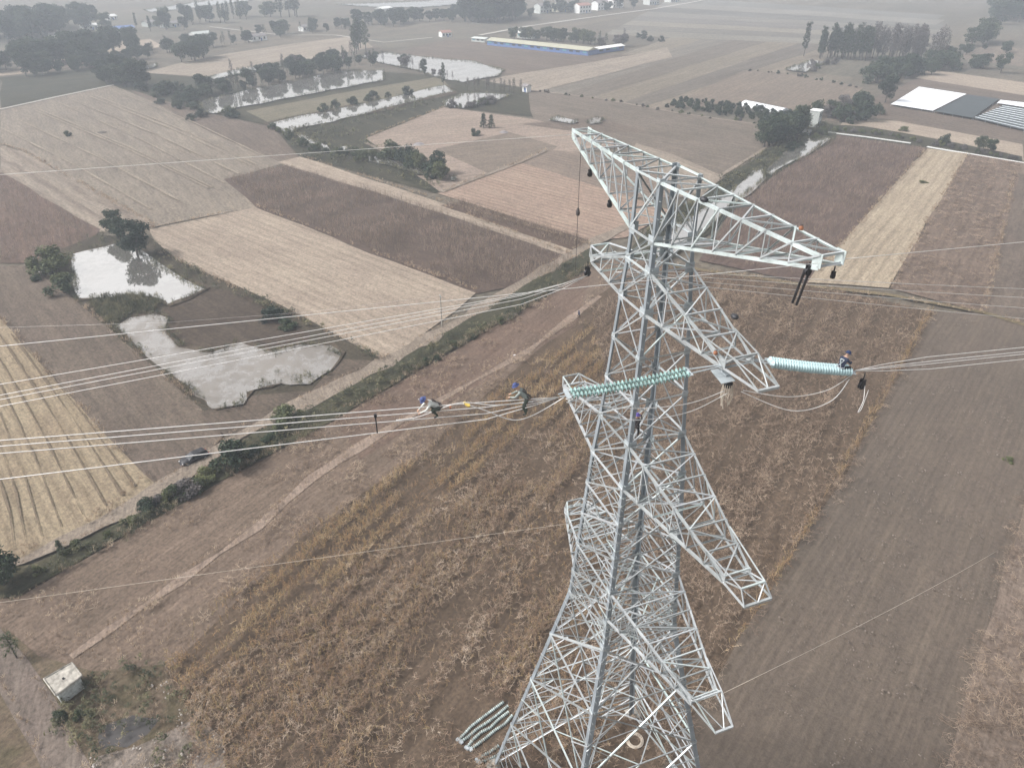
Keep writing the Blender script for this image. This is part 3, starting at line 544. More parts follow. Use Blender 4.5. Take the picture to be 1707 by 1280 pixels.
scatter('ditch_weeds', [(-40, 1000), (-40, 975), (60, 950), (240, 862), (340, 796), (420, 738), (560, 665), (700, 590), (800, 528), (985, 420), (1005, 430), (870, 518), (700, 608), (560, 694), (380, 790), (250, 866), (30, 992)], P_WEED, 0.9, 'low green weeds filling the long ditch', 'weeds', scale=(0.6, 1.3), keep=k_soft)
scatter('bank_weeds', [(60, 452), (70, 432), (168, 394), (250, 400), (300, 438), (470, 514), (640, 602), (630, 612), (560, 566), (440, 516), (340, 480), (262, 442), (228, 418), (150, 416), (118, 428), (126, 500)], P_WEED, 0.6, 'green weeds on the banks of the near pond', 'weeds', scale=(0.6, 1.4), keep=k_soft)
scatter('pond_reeds', [(150, 510), (180, 498), (240, 496), (268, 508), (262, 522), (215, 530), (186, 546), (165, 530)], P_REED, 4.0, 'reedy green tongue of land between the two ponds', 'reeds', scale=(1.2, 2.2))
scatter('pond_reeds', [(430, 640), (470, 620), (540, 610), (552, 622), (500, 645), (450, 655)], P_REED, 2.0, 'sparse reeds in the muddy pond', 'reeds', scale=(0.8, 1.5), keep=k_patch)
scatter('pond_reeds', [(262, 528), (282, 534), (276, 556), (300, 582), (350, 590), (340, 600), (290, 585), (268, 556)], P_GRASS, 1.5, 'thin grass along the dried mud of the pond', 'reeds', scale=(0.6, 1.2), keep=k_patch)
scatter('marsh_weeds', [(500, 262), (725, 322), (755, 298), (612, 240), (560, 252), (620, 210), (740, 170), (690, 168), (600, 195), (490, 216), (450, 212)], P_WEED, 0.12, 'dark green marsh plants around the channels', 'weeds', scale=(1.0, 2.4), keep=k_soft)
scatter('channel_weeds', [(1390, 214), (1362, 202), (1275, 256), (1170, 324), (1085, 382), (1050, 424), (1084, 420), (1180, 345), (1255, 290), (1320, 250)], P_WEED, 0.35, 'dark green bank weeds along the channel behind the tower', 'weeds', scale=(1.0, 2.2), keep=k_soft)
scatter('yard_weeds', [(100, 1180), (160, 1120), (262, 1120), (200, 1170), (150, 1240), (130, 1290), (90, 1220)], P_WEED, 1.4, 'green and yellow weeds round the concrete hut', 'weeds', scale=(0.5, 1.1), keep=k_soft)
scatter('yard_weeds', [(150, 1110), (275, 1096), (330, 1190), (360, 1300), (180, 1300), (140, 1240), (230, 1170)], P_WEED, .9, 'mixed weeds between the hut and the maize', 'weeds', scale=(0.4, 1.0), keep=k_patch)
scatter('yard_weeds', [(150, 1110), (275, 1096), (330, 1190), (360, 1300), (180, 1300), (140, 1240)], P_GRASS, 1.6, 'dry grass between the hut and the maize', 'grass', scale=(0.5, 1.1), keep=k_soft)
scatter('yard_weeds', [(-40, 1230), (40, 1240), (90, 1340), (-100, 1400)], P_WEED, 0.8, 'weeds in the corner left of the yard track', 'weeds', scale=(0.5, 0.9), keep=k_patch)
def stones(mb, r):
    for q in range(4):
        c = Vector((r.uniform(-.5, .5), r.uniform(-.5, .5), .03)); s_ = r.uniform(.04, .13)
        n0 = len(mb.v); mb.box(c, (s_ * 2, s_ * 1.5, s_), rz=r.uniform(0, 3), taper=.6); mb.v[n0:] = [tuple(Vector(v) + Vector((r.uniform(-.3, .3), r.uniform(-.3, .3), r.uniform(-.2, .2))) * s_) for v in mb.v[n0:]]
M['stone'] = leafmat('pale_rubble_stone', [(0, lin(120, 112, 106, 1.3)), (.5, lin(160, 150, 142, 1.3)), (1, lin(214, 206, 198, 1.3))], 0.0, .4)
P_STONE = protos('rubble_stones', M['stone'], 5, stones)
M['clod'] = leafmat('dry_soil_clod', [(0, lin(96, 86, 78)), (.5, lin(126, 114, 104)), (1, lin(160, 146, 134))], 0.0, .4); P_CLOD = protos('soil_clods', M['clod'], 5, stones)
scatter('soil_clods', [(1555, 526), (1760, 526), (1760, 700), (1712, 832), (1580, 1290), (1100, 1300), (1214, 1110), (1300, 968), (1409, 800)], P_CLOD, .35, 'small clods on the bare soil field', 'clods', rows=ang(1230, 1270, 1640, 560), pitch=1.1, jit=.2, scale=(.5, 1.0), keep=k_patch)
scatter('rubble_stones', [(160, 1262), (230, 1245), (330, 1205), (372, 1235), (400, 1300), (200, 1400), (120, 1340)], P_STONE, .5, 'pale stones on the rubble heap at the lower left', 'stones', keep=k_soft)
scatter('rubble_stones', [(230, 1190), (262, 1130), (330, 1190), (300, 1215)], P_STONE, .5, 'few stones beside the dark puddle', 'stones', keep=k_patch)
scatter('rubble_weeds', [(160, 1262), (230, 1245), (330, 1205), (372, 1235), (400, 1300), (200, 1400), (120, 1340)], P_GRASS, 1.0, 'pale grass on the rubble heap at the lower left', 'grass', scale=(0.5, 1.1), keep=k_patch)

def edge_strip(name, lines, col, dens, width, label, cat, scale):
    """ragged growth along field borders"""
    X = []; Y = []
    for ln in lines:
        P = [gp(*p) for p in ln]
        for a, b in zip(P, P[1:]):
            L = (b - a).length; n = int(L * dens); t = rng.uniform(0, 1, n); d = (b - a).normalized(); o = rng.normal(0, width * .5, n)
            px_ = a.x + (b.x - a.x) * t - d.y * o; py_ = a.y + (b.y - a.y) * t + d.x * o; k = vnoise(px_, py_, 3.5, 12) > .32; X.append(px_[k]); Y.append(py_[k])
    x = np.concatenate(X); y = np.concatenate(Y); n = len(x); me = bpy.data.meshes.new(name); me.vertices.add(n); co = np.zeros((n, 3)); co[:, 0] = x; co[:, 1] = y; co[:, 2] = _layer[0]; me.vertices.foreach_set('co', co.ravel())
    r = me.attributes.new('rot', 'FLOAT_VECTOR', 'POINT'); rv = np.zeros((n, 3)); rv[:, 2] = rng.uniform(0, 6.28, n); r.data.foreach_set('vector', rv.ravel())
    s_ = me.attributes.new('scl', 'FLOAT', 'POINT'); s_.data.foreach_set('value', rng.uniform(scale[0], scale[1], n)); i = me.attributes.new('idx', 'INT', 'POINT'); i.data.foreach_set('value', rng.integers(0, len(col.objects), n).astype(np.int32)); me.update()
    o = link(name, me); md = o.modifiers.new('scatter', 'NODES')
    if col.name not in _ng: _ng[col.name] = scatter_tree(col)
    md.node_group = _ng[col.name]; return tag(o, label, cat, kind='stuff')
edge_strip('border_grass', [[(0, 530), (240, 798), (196, 846), (32, 926)], [(132, 506), (346, 690)], [(250, 384), (430, 346), (620, 422), (795, 488)], [(268, 424), (642, 602)], [(0, 242), (40, 254), (258, 378)], [(1545, 248), (1345, 474)], [(1612, 258), (1482, 482)], [(1085, 440), (1340, 478), (1640, 524), (1707, 545)], [(1690, 290), (1640, 522)], [(736, 344), (975, 436)], [(500, 262), (735, 338), (985, 412)], [(728, 324), (868, 272), (912, 252)], [(610, 232), (742, 180)]], P_GRASS, 3.2, .9, 'dry tufts growing along the field borders', 'grass', (.7, 1.5))
edge_strip('shore_reeds', SHORES, P_REED, 2.4, .9, 'reeds and grass along all the pond shores', 'reeds', (.8, 2.0))
edge_strip('shore_weeds', SHORES, P_WEED, .5, 1.2, 'dark weeds along all the pond shores', 'weeds', (.5, 1.3))
edge_strip('track_verge', [[(0, 962), (240, 856), (340, 790), (420, 730), (640, 616), (760, 549), (985, 416)], [(0, 938), (40, 930), (230, 836), (330, 768), (400, 718), (640, 600), (760, 533), (985, 402)], [(120, 1090), (300, 966), (430, 876), (520, 794), (760, 650), (880, 583)], [(130, 1104), (310, 978), (440, 888), (530, 806), (760, 662), (890, 592)], [(40, 1090), (90, 1180), (150, 1290)], [(0, 1130), (60, 1240), (100, 1300)]], P_GRASS, 2.4, .35, 'dry tufts along the dirt track and the footpath', 'grass', (.5, 1.1))
edge_strip('ditch_edge', [[(0, 1004), (30, 996), (250, 872), (380, 796), (560, 702), (700, 615), (870, 520), (1005, 432)]], P_REED, 7.0, .9, 'ragged grass on the near lip of the long ditch', 'grass', (.7, 1.6))
edge_strip('ditch_edge', [[(0, 1004), (30, 996), (250, 872), (380, 796), (560, 702), (700, 615), (870, 520), (1005, 432)]], P_GRASS, 5.0, 1.4, 'dry grass on the near lip of the long ditch', 'grass', (.6, 1.3))
edge_strip('verge_weeds', [[(1555, 522), (1405, 800), (1296, 968), (1210, 1110), (1100, 1300)], [(262, 1108), (500, 898), (705, 756), (990, 498)], [(1707, 832), (1575, 1290)]], P_FLAT, 1.6, 1.2, 'loose stalks strewn along the maize borders', 'stalks', (.6, 1.1))

# ------------------------------------------------------------------ trees: trunk with limbs, crown of many small leaf faces
def leaf_cloud(r, blobs, per, size):
    vs = []; fs = []
    for (c, rad) in blobs:
        for k in range(per):
            d = Vector((r.gauss(0, 1), r.gauss(0, 1), r.gauss(0, 1))).normalized() * (r.random() ** 0.45)
            p = Vector(c) + Vector((d.x * rad[0], d.y * rad[1], d.z * rad[2])); n = (d + Vector((r.gauss(0, .7), r.gauss(0, .7), r.gauss(.3, .7)))).normalized()
            a = n.orthogonal().normalized(); b = n.cross(a); t = r.uniform(0, 6.28); a, b = a * math.cos(t) + b * math.sin(t), b * math.cos(t) - a * math.sin(t)
            s = size * r.uniform(.55, 1.25); i = len(vs); vs += [p - a * s, p - b * s * .55 + n * s * .12, p + a * s, p + b * s * .55]; fs.append((i, i + 1, i + 2, i + 3))
    return vs, fs
def tree_proto(seed, kind):
    r = random.Random(seed); tr = MB(); blobs = []
    if kind == 'broad':      # round open crown, about 8 m
        tr.tube([(0, 0, 0), (0.05, 0, 1.2), (r.uniform(-.2, .2), r.uniform(-.2, .2), 2.6), (r.uniform(-.3, .3), 0, 4.6)], [.24, .19, .15, .06], 7)
        for k in range(17):
            a = k * 2.4 + r.uniform(-.3, .3); rr = r.uniform(.6, 2.3); z = r.uniform(2.0, 6.5); rr *= 1 - max(0, z - 5.2) * .3
            tip = Vector((math.cos(a) * rr, math.sin(a) * rr, z)); tr.tube([(0, 0, 1.6 + z * .15), tip * .55 + Vector((0, 0, .5)), tip], [.09, .06, .02], 5)
            blobs.append((tip, (r.uniform(1.0, 1.6), r.uniform(1.0, 1.6), r.uniform(.7, 1.2))))
        vs, fs = leaf_cloud(r, blobs, 170, .27)
    elif kind == 'poplar':   # tall narrow, about 14 m
        tr.tube([(0, 0, 0), (0, .05, 5), (.1, 0, 11), (.1, 0, 13.6)], [.22, .17, .09, .02], 6)
        for k in range(20):
            a = k * 2.4; z = 3.2 + k * .52 + r.uniform(-.3, .3); rr = (1.35 - abs(z - 7) * .11) * r.uniform(.5, 1.1); tip = Vector((math.cos(a) * rr, math.sin(a) * rr, z + .8))
            tr.tube([(0, 0, z - .9), tip], [.05, .015], 4); blobs.append((tip, (.75, .75, 1.0)))
        vs, fs = leaf_cloud(r, blobs, 60, .28)
    elif kind == 'bush':     # many stems from the ground, about 3 m
        for k in range(10):
            a = k * 2.4; rr = r.uniform(.2, 1.5); z = r.uniform(.8, 2.4) * (1.25 - rr * .4); tip = Vector((math.cos(a) * rr, math.sin(a) * rr, z)); tr.tube([(0.1 * math.cos(a), .1 * math.sin(a), 0), tip * .6, tip], [.05, .035, .012], 4)
            blobs.append((tip - Vector((0, 0, .25)), (r.uniform(.5, .9), r.uniform(.5, .9), r.uniform(.5, .8))))
        vs, fs = leaf_cloud(r, blobs, 130, .19)
    elif kind == 'cone':     # small conical evergreen, about 5 m
        tr.tube([(0, 0, 0), (0, 0, 4.9)], [.13, .02], 6)
        for k in range(22):
            z = .7 + k * .19; a = k * 2.4; rr = (1.35 * (1 - z / 5.2)) * r.uniform(.5, .95); tip = Vector((math.cos(a) * rr, math.sin(a) * rr, z)); tr.tube([(0, 0, z - .1), tip], [.03, .01], 4); blobs.append((tip, (.5, .5, .45)))
        vs, fs = leaf_cloud(r, blobs, 50, .16)
    else:                    # 'bare': winter tree with upward twigs, about 11 m
        tr.tube([(0, 0, 0), (0, .05, 4), (.1, 0, 9)], [.2, .15, .04], 6)
        for k in range(16):
            a = k * 2.4; z = 3.0 + k * .45; rr = r.uniform(.6, 1.5) * (1.2 - k * .045); tip = Vector((math.cos(a) * rr, math.sin(a) * rr, z + 1.5)); tr.tube([(0, 0, z - .6), tip], [.055, .012], 4); blobs.append((tip, (.7, .7, 1.0)))
        vs, fs = leaf_cloud(r, blobs, 34, .22)
    tm = bpy.data.meshes.new('trunk'); tm.from_pydata([tuple(v) for v in tr.v], [], tr.f); tm.update(); tm.materials.append(M['bark'])
    return tm, vs, fs
_tp = {}
def tree_mesh(kind, seed, mat):
    key = (kind, seed, mat)
    if key not in _tp:
        tm, vs, fs = tree_proto(seed, kind); me = bpy.data.meshes.new('crown'); me.from_pydata([tuple(v) for v in vs], [], fs); me.update(); me.materials.append(M[mat]); _tp[key] = (tm, me)
    return _tp[key]
NOM = dict(broad=7.6, poplar=14.5, bush=3.0, cone=5.0, bare=11.5)
def tree(name, px, py, h, kind, mat, label, cat='tree', group=None, seed=None, wide=1.0, at=None):
    s = h / NOM[kind]; tm, cm = tree_mesh(kind, (seed if seed is not None else random.randrange(3)), mat); p = at if at is not None else gp(px, py)
    o = empty(name, p, random.uniform(0, 6.28)); o.scale = (s * wide, s * wide, s); tag(o, label, cat, group)
    link('trunk' if kind != 'bush' else 'stem', tm, None, o); link('crown' if kind != 'bush' else 'foliage', cm, None, o); return o
# single trees that the photograph sets apart
tree('pond_tree', 196, 398, 8.4, 'broad', 'darkgreen', 'dark round tree behind the pond, the further one of two', seed=1)
tree('pond_tree', 230, 428, 10.2, 'broad', 'darkgreen', 'dark broad tree mirrored in the upper pond', seed=2)
tree('willow_bush', 92, 456, 7.4, 'bush', 'willow', 'yellow green willow bush at the left end of the pond', 'bush', seed=1, wide=1.15)
tree('willow_bush', 108, 490, 5.6, 'bush', 'green', 'dark green bush overhanging the left pond shore', 'bush', seed=0, wide=1.05)
tree('willow_bush', 62, 470, 2.2, 'bush', 'green', 'low bush on the field corner left of the pond', 'bush', seed=2)
tree('bush', 456, 536, 3.6, 'bush', 'darkgreen', 'dark bush on the bank beside the dried mud', 'bush', seed=0, wide=1.3)
tree('bush', 478, 548, 2.4, 'bush', 'green', 'lower bush next to the dark bush on the mud bank', 'bush', seed=2, wide=1.5)
tree('bush', 480, 704, 3.4, 'bush', 'green', 'green bush by the track under the lower wires', 'bush', seed=1, wide=1.4)
tree('ditch_tree', 390, 780, 5.6, 'bush', 'darkgreen', 'dark green tree on the ditch beside the parked car', 'tree', seed=0, wide=0.85)
tree('ditch_tree', 8, 978, 6.6, 'broad', 'darkgreen', 'dark tree at the left picture edge by the ditch', 'tree', seed=1, wide=.95)
tree('sapling', 105, 925, 2.6, 'cone', 'green', 'small sapling on the bank of the ditch', 'tree', seed=2)
tree('thin_tree', 30, 1100, 4.2, 'bare', 'green', 'thin half bare tree above the yard track', 'tree', seed=1, wide=1.5)
tree('field_tree', 806, 214, 6.0, 'cone', 'darkgreen', 'left one of two dark trees in the pink field', 'tree', seed=0, wide=1.2)
tree('field_tree', 819, 214, 5.4, 'cone', 'darkgreen', 'right one of two dark trees in the pink field', 'tree', seed=1, wide=1.3)
tree('bush', 791, 227, 3.4, 'bush', 'darkgreen', 'round dark bush left of the twin field trees', 'bush', seed=2, wide=1.1)
tree('bush', 113, 228, 2.6, 'bush', 'darkgreen', 'lone dark bush in the great ridged field at left', 'bush', seed=1)
tree('poplar_tree', 740, 146, 12.0, 'poplar', 'darkgreen', 'slim dark poplar between the two bright ponds', 'tree', seed=1)
tree('roadside_tree', 1632, 250, 5.6, 'broad', 'green', 'left one of two small trees on the right lane verge', 'tree', seed=1)
tree('roadside_tree', 1650, 255, 5.6, 'broad', 'green', 'right one of two small trees on the right lane verge', 'tree', seed=2)
tree('bush', 1574, 243, 5.0, 'bush', 'darkgreen', 'dark upright bush on the lane verge, left of the two small trees', 'bush', seed=2, wide=0.8)
tree('bush', 1506, 219, 2.2, 'bush', 'willow', 'low round bush in the pale field by the lane', 'bush', seed=0, wide=1.7)
tree('bush', 1538, 306, 1.1, 'bush', 'willow', 'low weedy mound in the straw strip', 'bush', seed=1, wide=2.4)
tree('bush', 1680, 770, 1.0, 'bush', 'willow', 'small weedy clump in the bare soil at the right edge', 'bush', seed=1, wide=1.6)
tree('channel_tree', 1475, 172, 13.0, 'broad', 'darkgreen', 'tall dark tree left of the white plastic sheet', 'tree', seed=0, wide=0.85)
# rows and groups along banks
def row(name, pts, n, hmin, hmax, kind, mat, label, cat='tree', group=None, spread=3.0, wide=1.0):
    P = [gp(*p) for p in pts]; L = [0]
    for a, b in zip(P, P[1:]): L.append(L[-1] + (b - a).length)
    for k in range(n):
        t = (k + random.uniform(.1, .9)) / n * L[-1]; i = max(j for j in range(len(L) - 1) if L[j] <= t); p = P[i].lerp(P[i + 1], (t - L[i]) / max(1e-6, L[i + 1] - L[i]))
        p = p + Vector((random.gauss(0, spread * .5), random.gauss(0, spread * .5), 0)); kk = kind if isinstance(kind, str) else random.choice(kind); mm = mat if isinstance(mat, str) else random.choice(mat)
        tree(name, 0, 0, random.uniform(hmin, hmax), kk, mm, label, cat, group or label, at=p, wide=wide * random.uniform(.85, 1.2))
row('channel_bush', [(560, 258), (650, 274), (720, 298)], 9, 3, 5.5, 'bush', ('green', 'willow', 'darkgreen'), 'bush in the thicket along the lower channel', 'bush', spread=5)
row('channel_tree', [(660, 268), (700, 284), (745, 300)], 9, 5, 8, ('broad', 'bush'), ('darkgreen', 'green'), 'tree in the clump at the end of the lower channel', spread=4)
row('channel_bush', [(455, 214), (500, 240), (560, 262), (600, 262)], 12, 2, 4, 'bush', ('green', 'willow'), 'low bush on the near shore of the bent channel', 'bush', spread=2)
row('channel_bush', [(515, 192), (575, 181), (640, 164), (690, 156)], 7, 3, 5, 'bush', 'darkgreen', 'dark bush on the far shore of the bent channel', 'bush', spread=2)
row('marsh_bush', [(420, 192), (330, 200), (250, 160)], 10, 3, 6, 'bush', ('darkgreen', 'green'), 'bush on the dark strip left of the island field', 'bush', spread=8, wide=1.3)
row('pond_wood', [(338, 164), (420, 146), (520, 126), (600, 110)], 46, 6, 10.5, ('broad', 'broad', 'bare'), 'darkgreen', 'dark tree in the wood along the long pond', spread=10)
row('pond_wood', [(400, 134), (480, 120), (560, 106), (600, 98)], 22, 6, 10, ('broad', 'bare'), ('darkgreen', 'bare'), 'tree in the grey belt behind the long pond', spread=8)
row('corner_wood', [(180, 138), (205, 142), (235, 148)], 15, 10, 15, 'broad', 'darkgreen', 'tall dark tree in the clump at the corner of the great field', spread=8)
row('shore_tree', [(240, 150), (300, 165), (345, 180)], 12, 5, 8, ('broad', 'bush'), 'darkgreen', 'tree in the belt below the corner clump', spread=8)
row('shore_tree', [(610, 98), (660, 108), (720, 124), (760, 136)], 16, 4, 8, ('bare', 'broad'), ('darkgreen', 'bare'), 'thin tree on the near shore of the largest pond', spread=4)
row('shore_tree', [(590, 92), (595, 84), (600, 80)], 5, 14, 20, 'poplar', 'darkgreen', 'tall poplar at the left end of the largest pond', spread=6, wide=1.3)
row('row_tree', [(775, 152), (800, 152), (845, 155), (872, 158)], 11, 6, 8, 'bare', 'bare', 'bare tree in the short row above the small pond', spread=1)
row('pond_shrub', [(745, 182), (790, 180), (830, 170)], 10, 2.5, 4.5, 'bush', ('bare', 'green'), 'thin shrub standing along the small bright pond', 'bush', spread=2)
oc = [gp(1108, 180), gp(1312, 208), gp(1335, 190), gp(1130, 166)]
for i_ in range(6):
    for j_ in range(18):
        p_ = oc[0].lerp(oc[1], (j_ + .5) / 18).lerp(oc[3].lerp(oc[2], (j_ + .5) / 18), (i_ + .5) / 6) + Vector((random.gauss(0, 1.1), random.gauss(0, 1.1), 0))
        if random.random() < .9: tree('orchard_bush', 0, 0, random.uniform(2.1, 3.0), 'bush', 'darkgreen', 'round dark bush in the %s row of the orchard plot, counted from the path' % ('first', 'second', 'third', 'fourth', 'fifth', 'sixth')[i_], 'bush', 'orchard bushes, %s row' % ('first', 'second', 'third', 'fourth', 'fifth', 'sixth')[i_], at=p_, wide=.9)
row('channel_wood', [(1275, 250), (1295, 236), (1325, 220)], 16, 8, 12, 'broad', 'darkgreen', 'tree in the dark clump left of the pump tower', spread=4)
row('channel_wood', [(1300, 266), (1335, 240), (1375, 224)], 7, 2, 4, 'bush', ('green', 'darkgreen'), 'bush hanging over the channel right of the dark clump', 'bush', spread=2)
row('channel_wood', [(1385, 205), (1410, 195), (1440, 182)], 20, 5, 9, ('broad', 'bush'), ('green', 'bare', 'darkgreen'), 'tree in the thicket behind the pump tower', spread=8)
row('lane_hedge', [(1390, 219), (1440, 222), (1500, 231), (1560, 243), (1700, 268)], 34, 1.2, 2.4, 'bush', ('willow', 'green', 'bare'), 'low shrub in the hedge along the right lane', 'bush', spread=2)
row('poplar_row', [(1355, 97), (1400, 97), (1440, 100)], 26, 15, 21, 'poplar', 'darkgreen', 'dense poplar at the left end of the far plantation', 'tree', spread=9, wide=1.2)
row('poplar_row', [(1440, 96), (1500, 102), (1560, 108)], 50, 15, 21, ('bare', 'poplar'), 'bare', 'thin bare poplar in the far plantation', 'tree', spread=12)
row('far_tree', [(1460, 138), (1520, 122), (1590, 110), (1660, 118)], 26, 6, 12, ('broad', 'bush'), 'darkgreen', 'tree in the dark belt above the tan strip at right', spread=12, wide=1.2)
row('far_tree', [(1690, 40), (1680, 20), (1710, 45)], 16, 16, 26, 'broad', 'darkgreen', 'large dim tree in the haze at the upper right corner', spread=20)
row('far_tree', [(1620, 78), (1640, 70)], 5, 13, 18, 'broad', 'green', 'pale green tree in the haze near the right edge', spread=8)
row('far_tree', [(1570, 95), (1640, 84), (1700, 92)], 10, 4, 8, 'broad', 'darkgreen', 'hedge tree beyond the right plantation', spread=8)
row('pond_scrub', [(1350, 120), (1370, 112), (1385, 106)], 6, 3, 5, 'bush', ('willow', 'bare'), 'bush beside the small pond under the poplars', 'bush', spread=4)
row('border_shrub', [(870, 150), (1000, 166), (1130, 189), (1290, 213)], 24, .8, 2.2, 'bush', ('willow', 'darkgreen', 'bare'), 'low shrub along the path below the far strip fields', 'bush', spread=2)
row('border_shrub', [(1240, 118), (1310, 124), (1440, 148)], 16, .8, 2.4, 'bush', ('darkgreen', 'bare'), 'low shrub on the border behind the orchard', 'bush', spread=2)
# the hazy belts at the upper left
row('hazy_wood', [(0, 122), (60, 112), (130, 98), (200, 88)], 60, 9, 17, 'broad', 'darkgreen', 'tree in the broad hazy wood at the left edge', spread=18)
row('hazy_wood', [(0, 70), (60, 55), (110, 45)], 50, 14, 22, 'broad', 'darkgreen', 'tall dim tree in the wood at the upper left corner', spread=30)
row('hedge_tree', [(60, 128), (130, 118), (180, 108), (240, 98)], 36, 5, 9, 'broad', 'darkgreen', 'tree in the hedge below the far tan field', spread=6)
row('hedge_tree', [(240, 92), (300, 86), (360, 78), (420, 70)], 30, 6, 11, ('broad', 'bare'), 'darkgreen', 'tree in the hedge right of the far tan field', spread=10)
row('hedge_tree', [(310, 105), (330, 100), (345, 95)], 8, 12, 17, 'broad', 'darkgreen', 'large dim tree behind the pale fish pond', spread=8)
row('village_tree', [(230, 52), (300, 44), (370, 36), (440, 30)], 34, 10, 18, ('broad', 'poplar'), ('darkgreen', 'green'), 'tree among the far village houses at left', spread=22)
row('village_tree', [(440, 62), (500, 56), (560, 48), (640, 44)], 30, 6, 12, ('broad', 'bare'), 'darkgreen', 'tree in the far belt below the white lake', spread=18)
row('village_tree', [(480, 30), (492, 28)], 4, 22, 28, 'poplar', 'darkgreen', 'very tall dim tree left of the white lake', spread=10, wide=1.6)
row('lake_tree', [(600, 42), (700, 36), (800, 30), (880, 30)], 40, 8, 14, 'broad', 'darkgreen', 'tree in the hazy belt under the white lake', spread=20)
row('lake_tree', [(790, 38), (830, 34), (850, 30)], 24, 18, 26, 'broad', 'darkgreen', 'big dim tree in the dark grove right of the white lake', spread=16)
row('shed_tree', [(850, 66), (900, 68), (960, 72), (990, 76)], 18, 7, 11, 'broad', ('darkgreen', 'green'), 'tree in the row behind the long cream shed', spread=3)
row('shed_tree', [(985, 82), (1010, 80), (1040, 76)], 7, 7, 11, ('broad', 'bare'), ('darkgreen', 'bare'), 'tree round the white roofed annex', spread=4)
row('field_shrub', [(1060, 62), (1080, 70), (1100, 72)], 6, 3, 6, ('broad', 'bush'), 'darkgreen', 'small far tree right of the cream shed', spread=6)
row('farm_tree', [(900, 24), (960, 20), (1040, 14)], 16, 8, 15, 'broad', 'darkgreen', 'dim tree between the far pale farm houses', spread=18)
row('ditch_bush', [(60, 958), (150, 912), (240, 862)], 7, 0.9, 1.8, 'bush', ('green', 'willow'), 'low bush in the near end of the ditch', 'bush', spread=.8)
row('ditch_bush', [(250, 852), (300, 832), (345, 806)], 10, 1.6, 3.0, 'bush', ('green', 'willow', 'darkgreen', 'bare'), 'bush in the thicket on the ditch in front of the car', 'bush', spread=1.2, wide=1.1)
row('ditch_bush', [(400, 772), (440, 745), (480, 720)], 5, 1.6, 2.6, 'bush', ('darkgreen', 'green'), 'bush on the ditch right of the parked car', 'bush', spread=1.2)
row('ditch_bush', [(700, 612), (760, 580), (820, 545), (900, 500)], 9, 1.0, 2.0, 'bush', ('green', 'darkgreen'), 'low bush on the ditch bank beyond the white jacketed worker', 'bush', spread=1.0)
row('yard_bush', [(150, 1190), (110, 1210), (80, 1190)], 5, 1.0, 1.8, 'bush', ('green', 'willow', 'darkgreen'), 'weedy bush against the concrete hut', 'bush', spread=.9)

# ------------------------------------------------------------------ the lattice tower (stands on the origin, cross arms along x, line along y)
PROF = [(0.0, 7.66), (27.0, 2.886), (32.05, 2.6165), (40.4, 2.1793), (43.38, 1.93), (51.71, 1.47), (54.0, 1.32), (55.67, 1.256), (58.76, 1.20)]
def hw(z): return float(np.interp(z, [p[0] for p in PROF], [p[1] for p in PROF]))
SGN = dict(A=(1, -1), B=(1, 1), C=(-1, -1), D=(-1, 1))
def leg_pt(n, z): w = hw(z); s = SGN[n]; return Vector((s[0] * w, s[1] * w, z))
_ang = {}
def angle_mesh(size):
    """unit length steel angle, flanges along +x and +y"""
    if size not in _ang:
        b, t = size, max(0.014, size * 0.12); p = [(0, 0), (b, 0), (b, t), (t, t), (t, b), (0, b)]
        p = [(x - b * .3, y - b * .3) for x, y in p]; mb = MB(); mb.prism(p, 0, 1); me = bpy.data.meshes.new('steel_angle'); me.from_pydata(mb.v, [], mb.f); me.update(); me.materials.append(M['steel']); _ang[size] = me
    return _ang[size]
def member(name, a, b, size, nrm, parent):
    a, b = Vector(a), Vector(b); d = b - a; L = d.length; z = d / L; n = Vector(nrm); x = n - z * n.dot(z)
    if x.length < 1e-3: x = z.orthogonal()
    x = -x.normalized(); y = z.cross(x); o = link(name, angle_mesh(size), None, parent)
    o.matrix_local = Matrix(((x.x, y.x, z.x * L, a.x), (x.y, y.y, z.y * L, a.y), (x.z, y.z, z.z * L, a.z), (0, 0, 0, 1))); return o
def sweep_angle(mb, pts, size, inward):
    """angle section swept along a bent leg, corner outward"""
    t = size * .13; prof = [(0, 0), (size, 0), (size, t), (t, t), (t, size), (0, size)]; vs = []
    for p in pts: vs += [Vector(p) + Vector((inward[0] * u, inward[1] * v, 0)) for u, v in prof]
    n = 6; fs = [(i * n + k, i * n + (k + 1) % n, (i + 1) * n + (k + 1) % n, (i + 1) * n + k) for i in range(len(pts) - 1) for k in range(n)]
    mb.add(vs, fs + [tuple(range(n)), tuple((len(pts) - 1) * n + k for k in range(n))])
tower = empty('lattice_tower'); tag(tower, 'tall galvanised steel lattice transmission tower with four levels of cross arms', 'tower')
NODES = [58.76, 55.67, 54.0, 51.71, 49.0, 46.2, 43.38, 40.4, 37.7, 34.9, 32.05, 29.2, 27.0, 21.6, 15.2, 7.8]
legs = {}
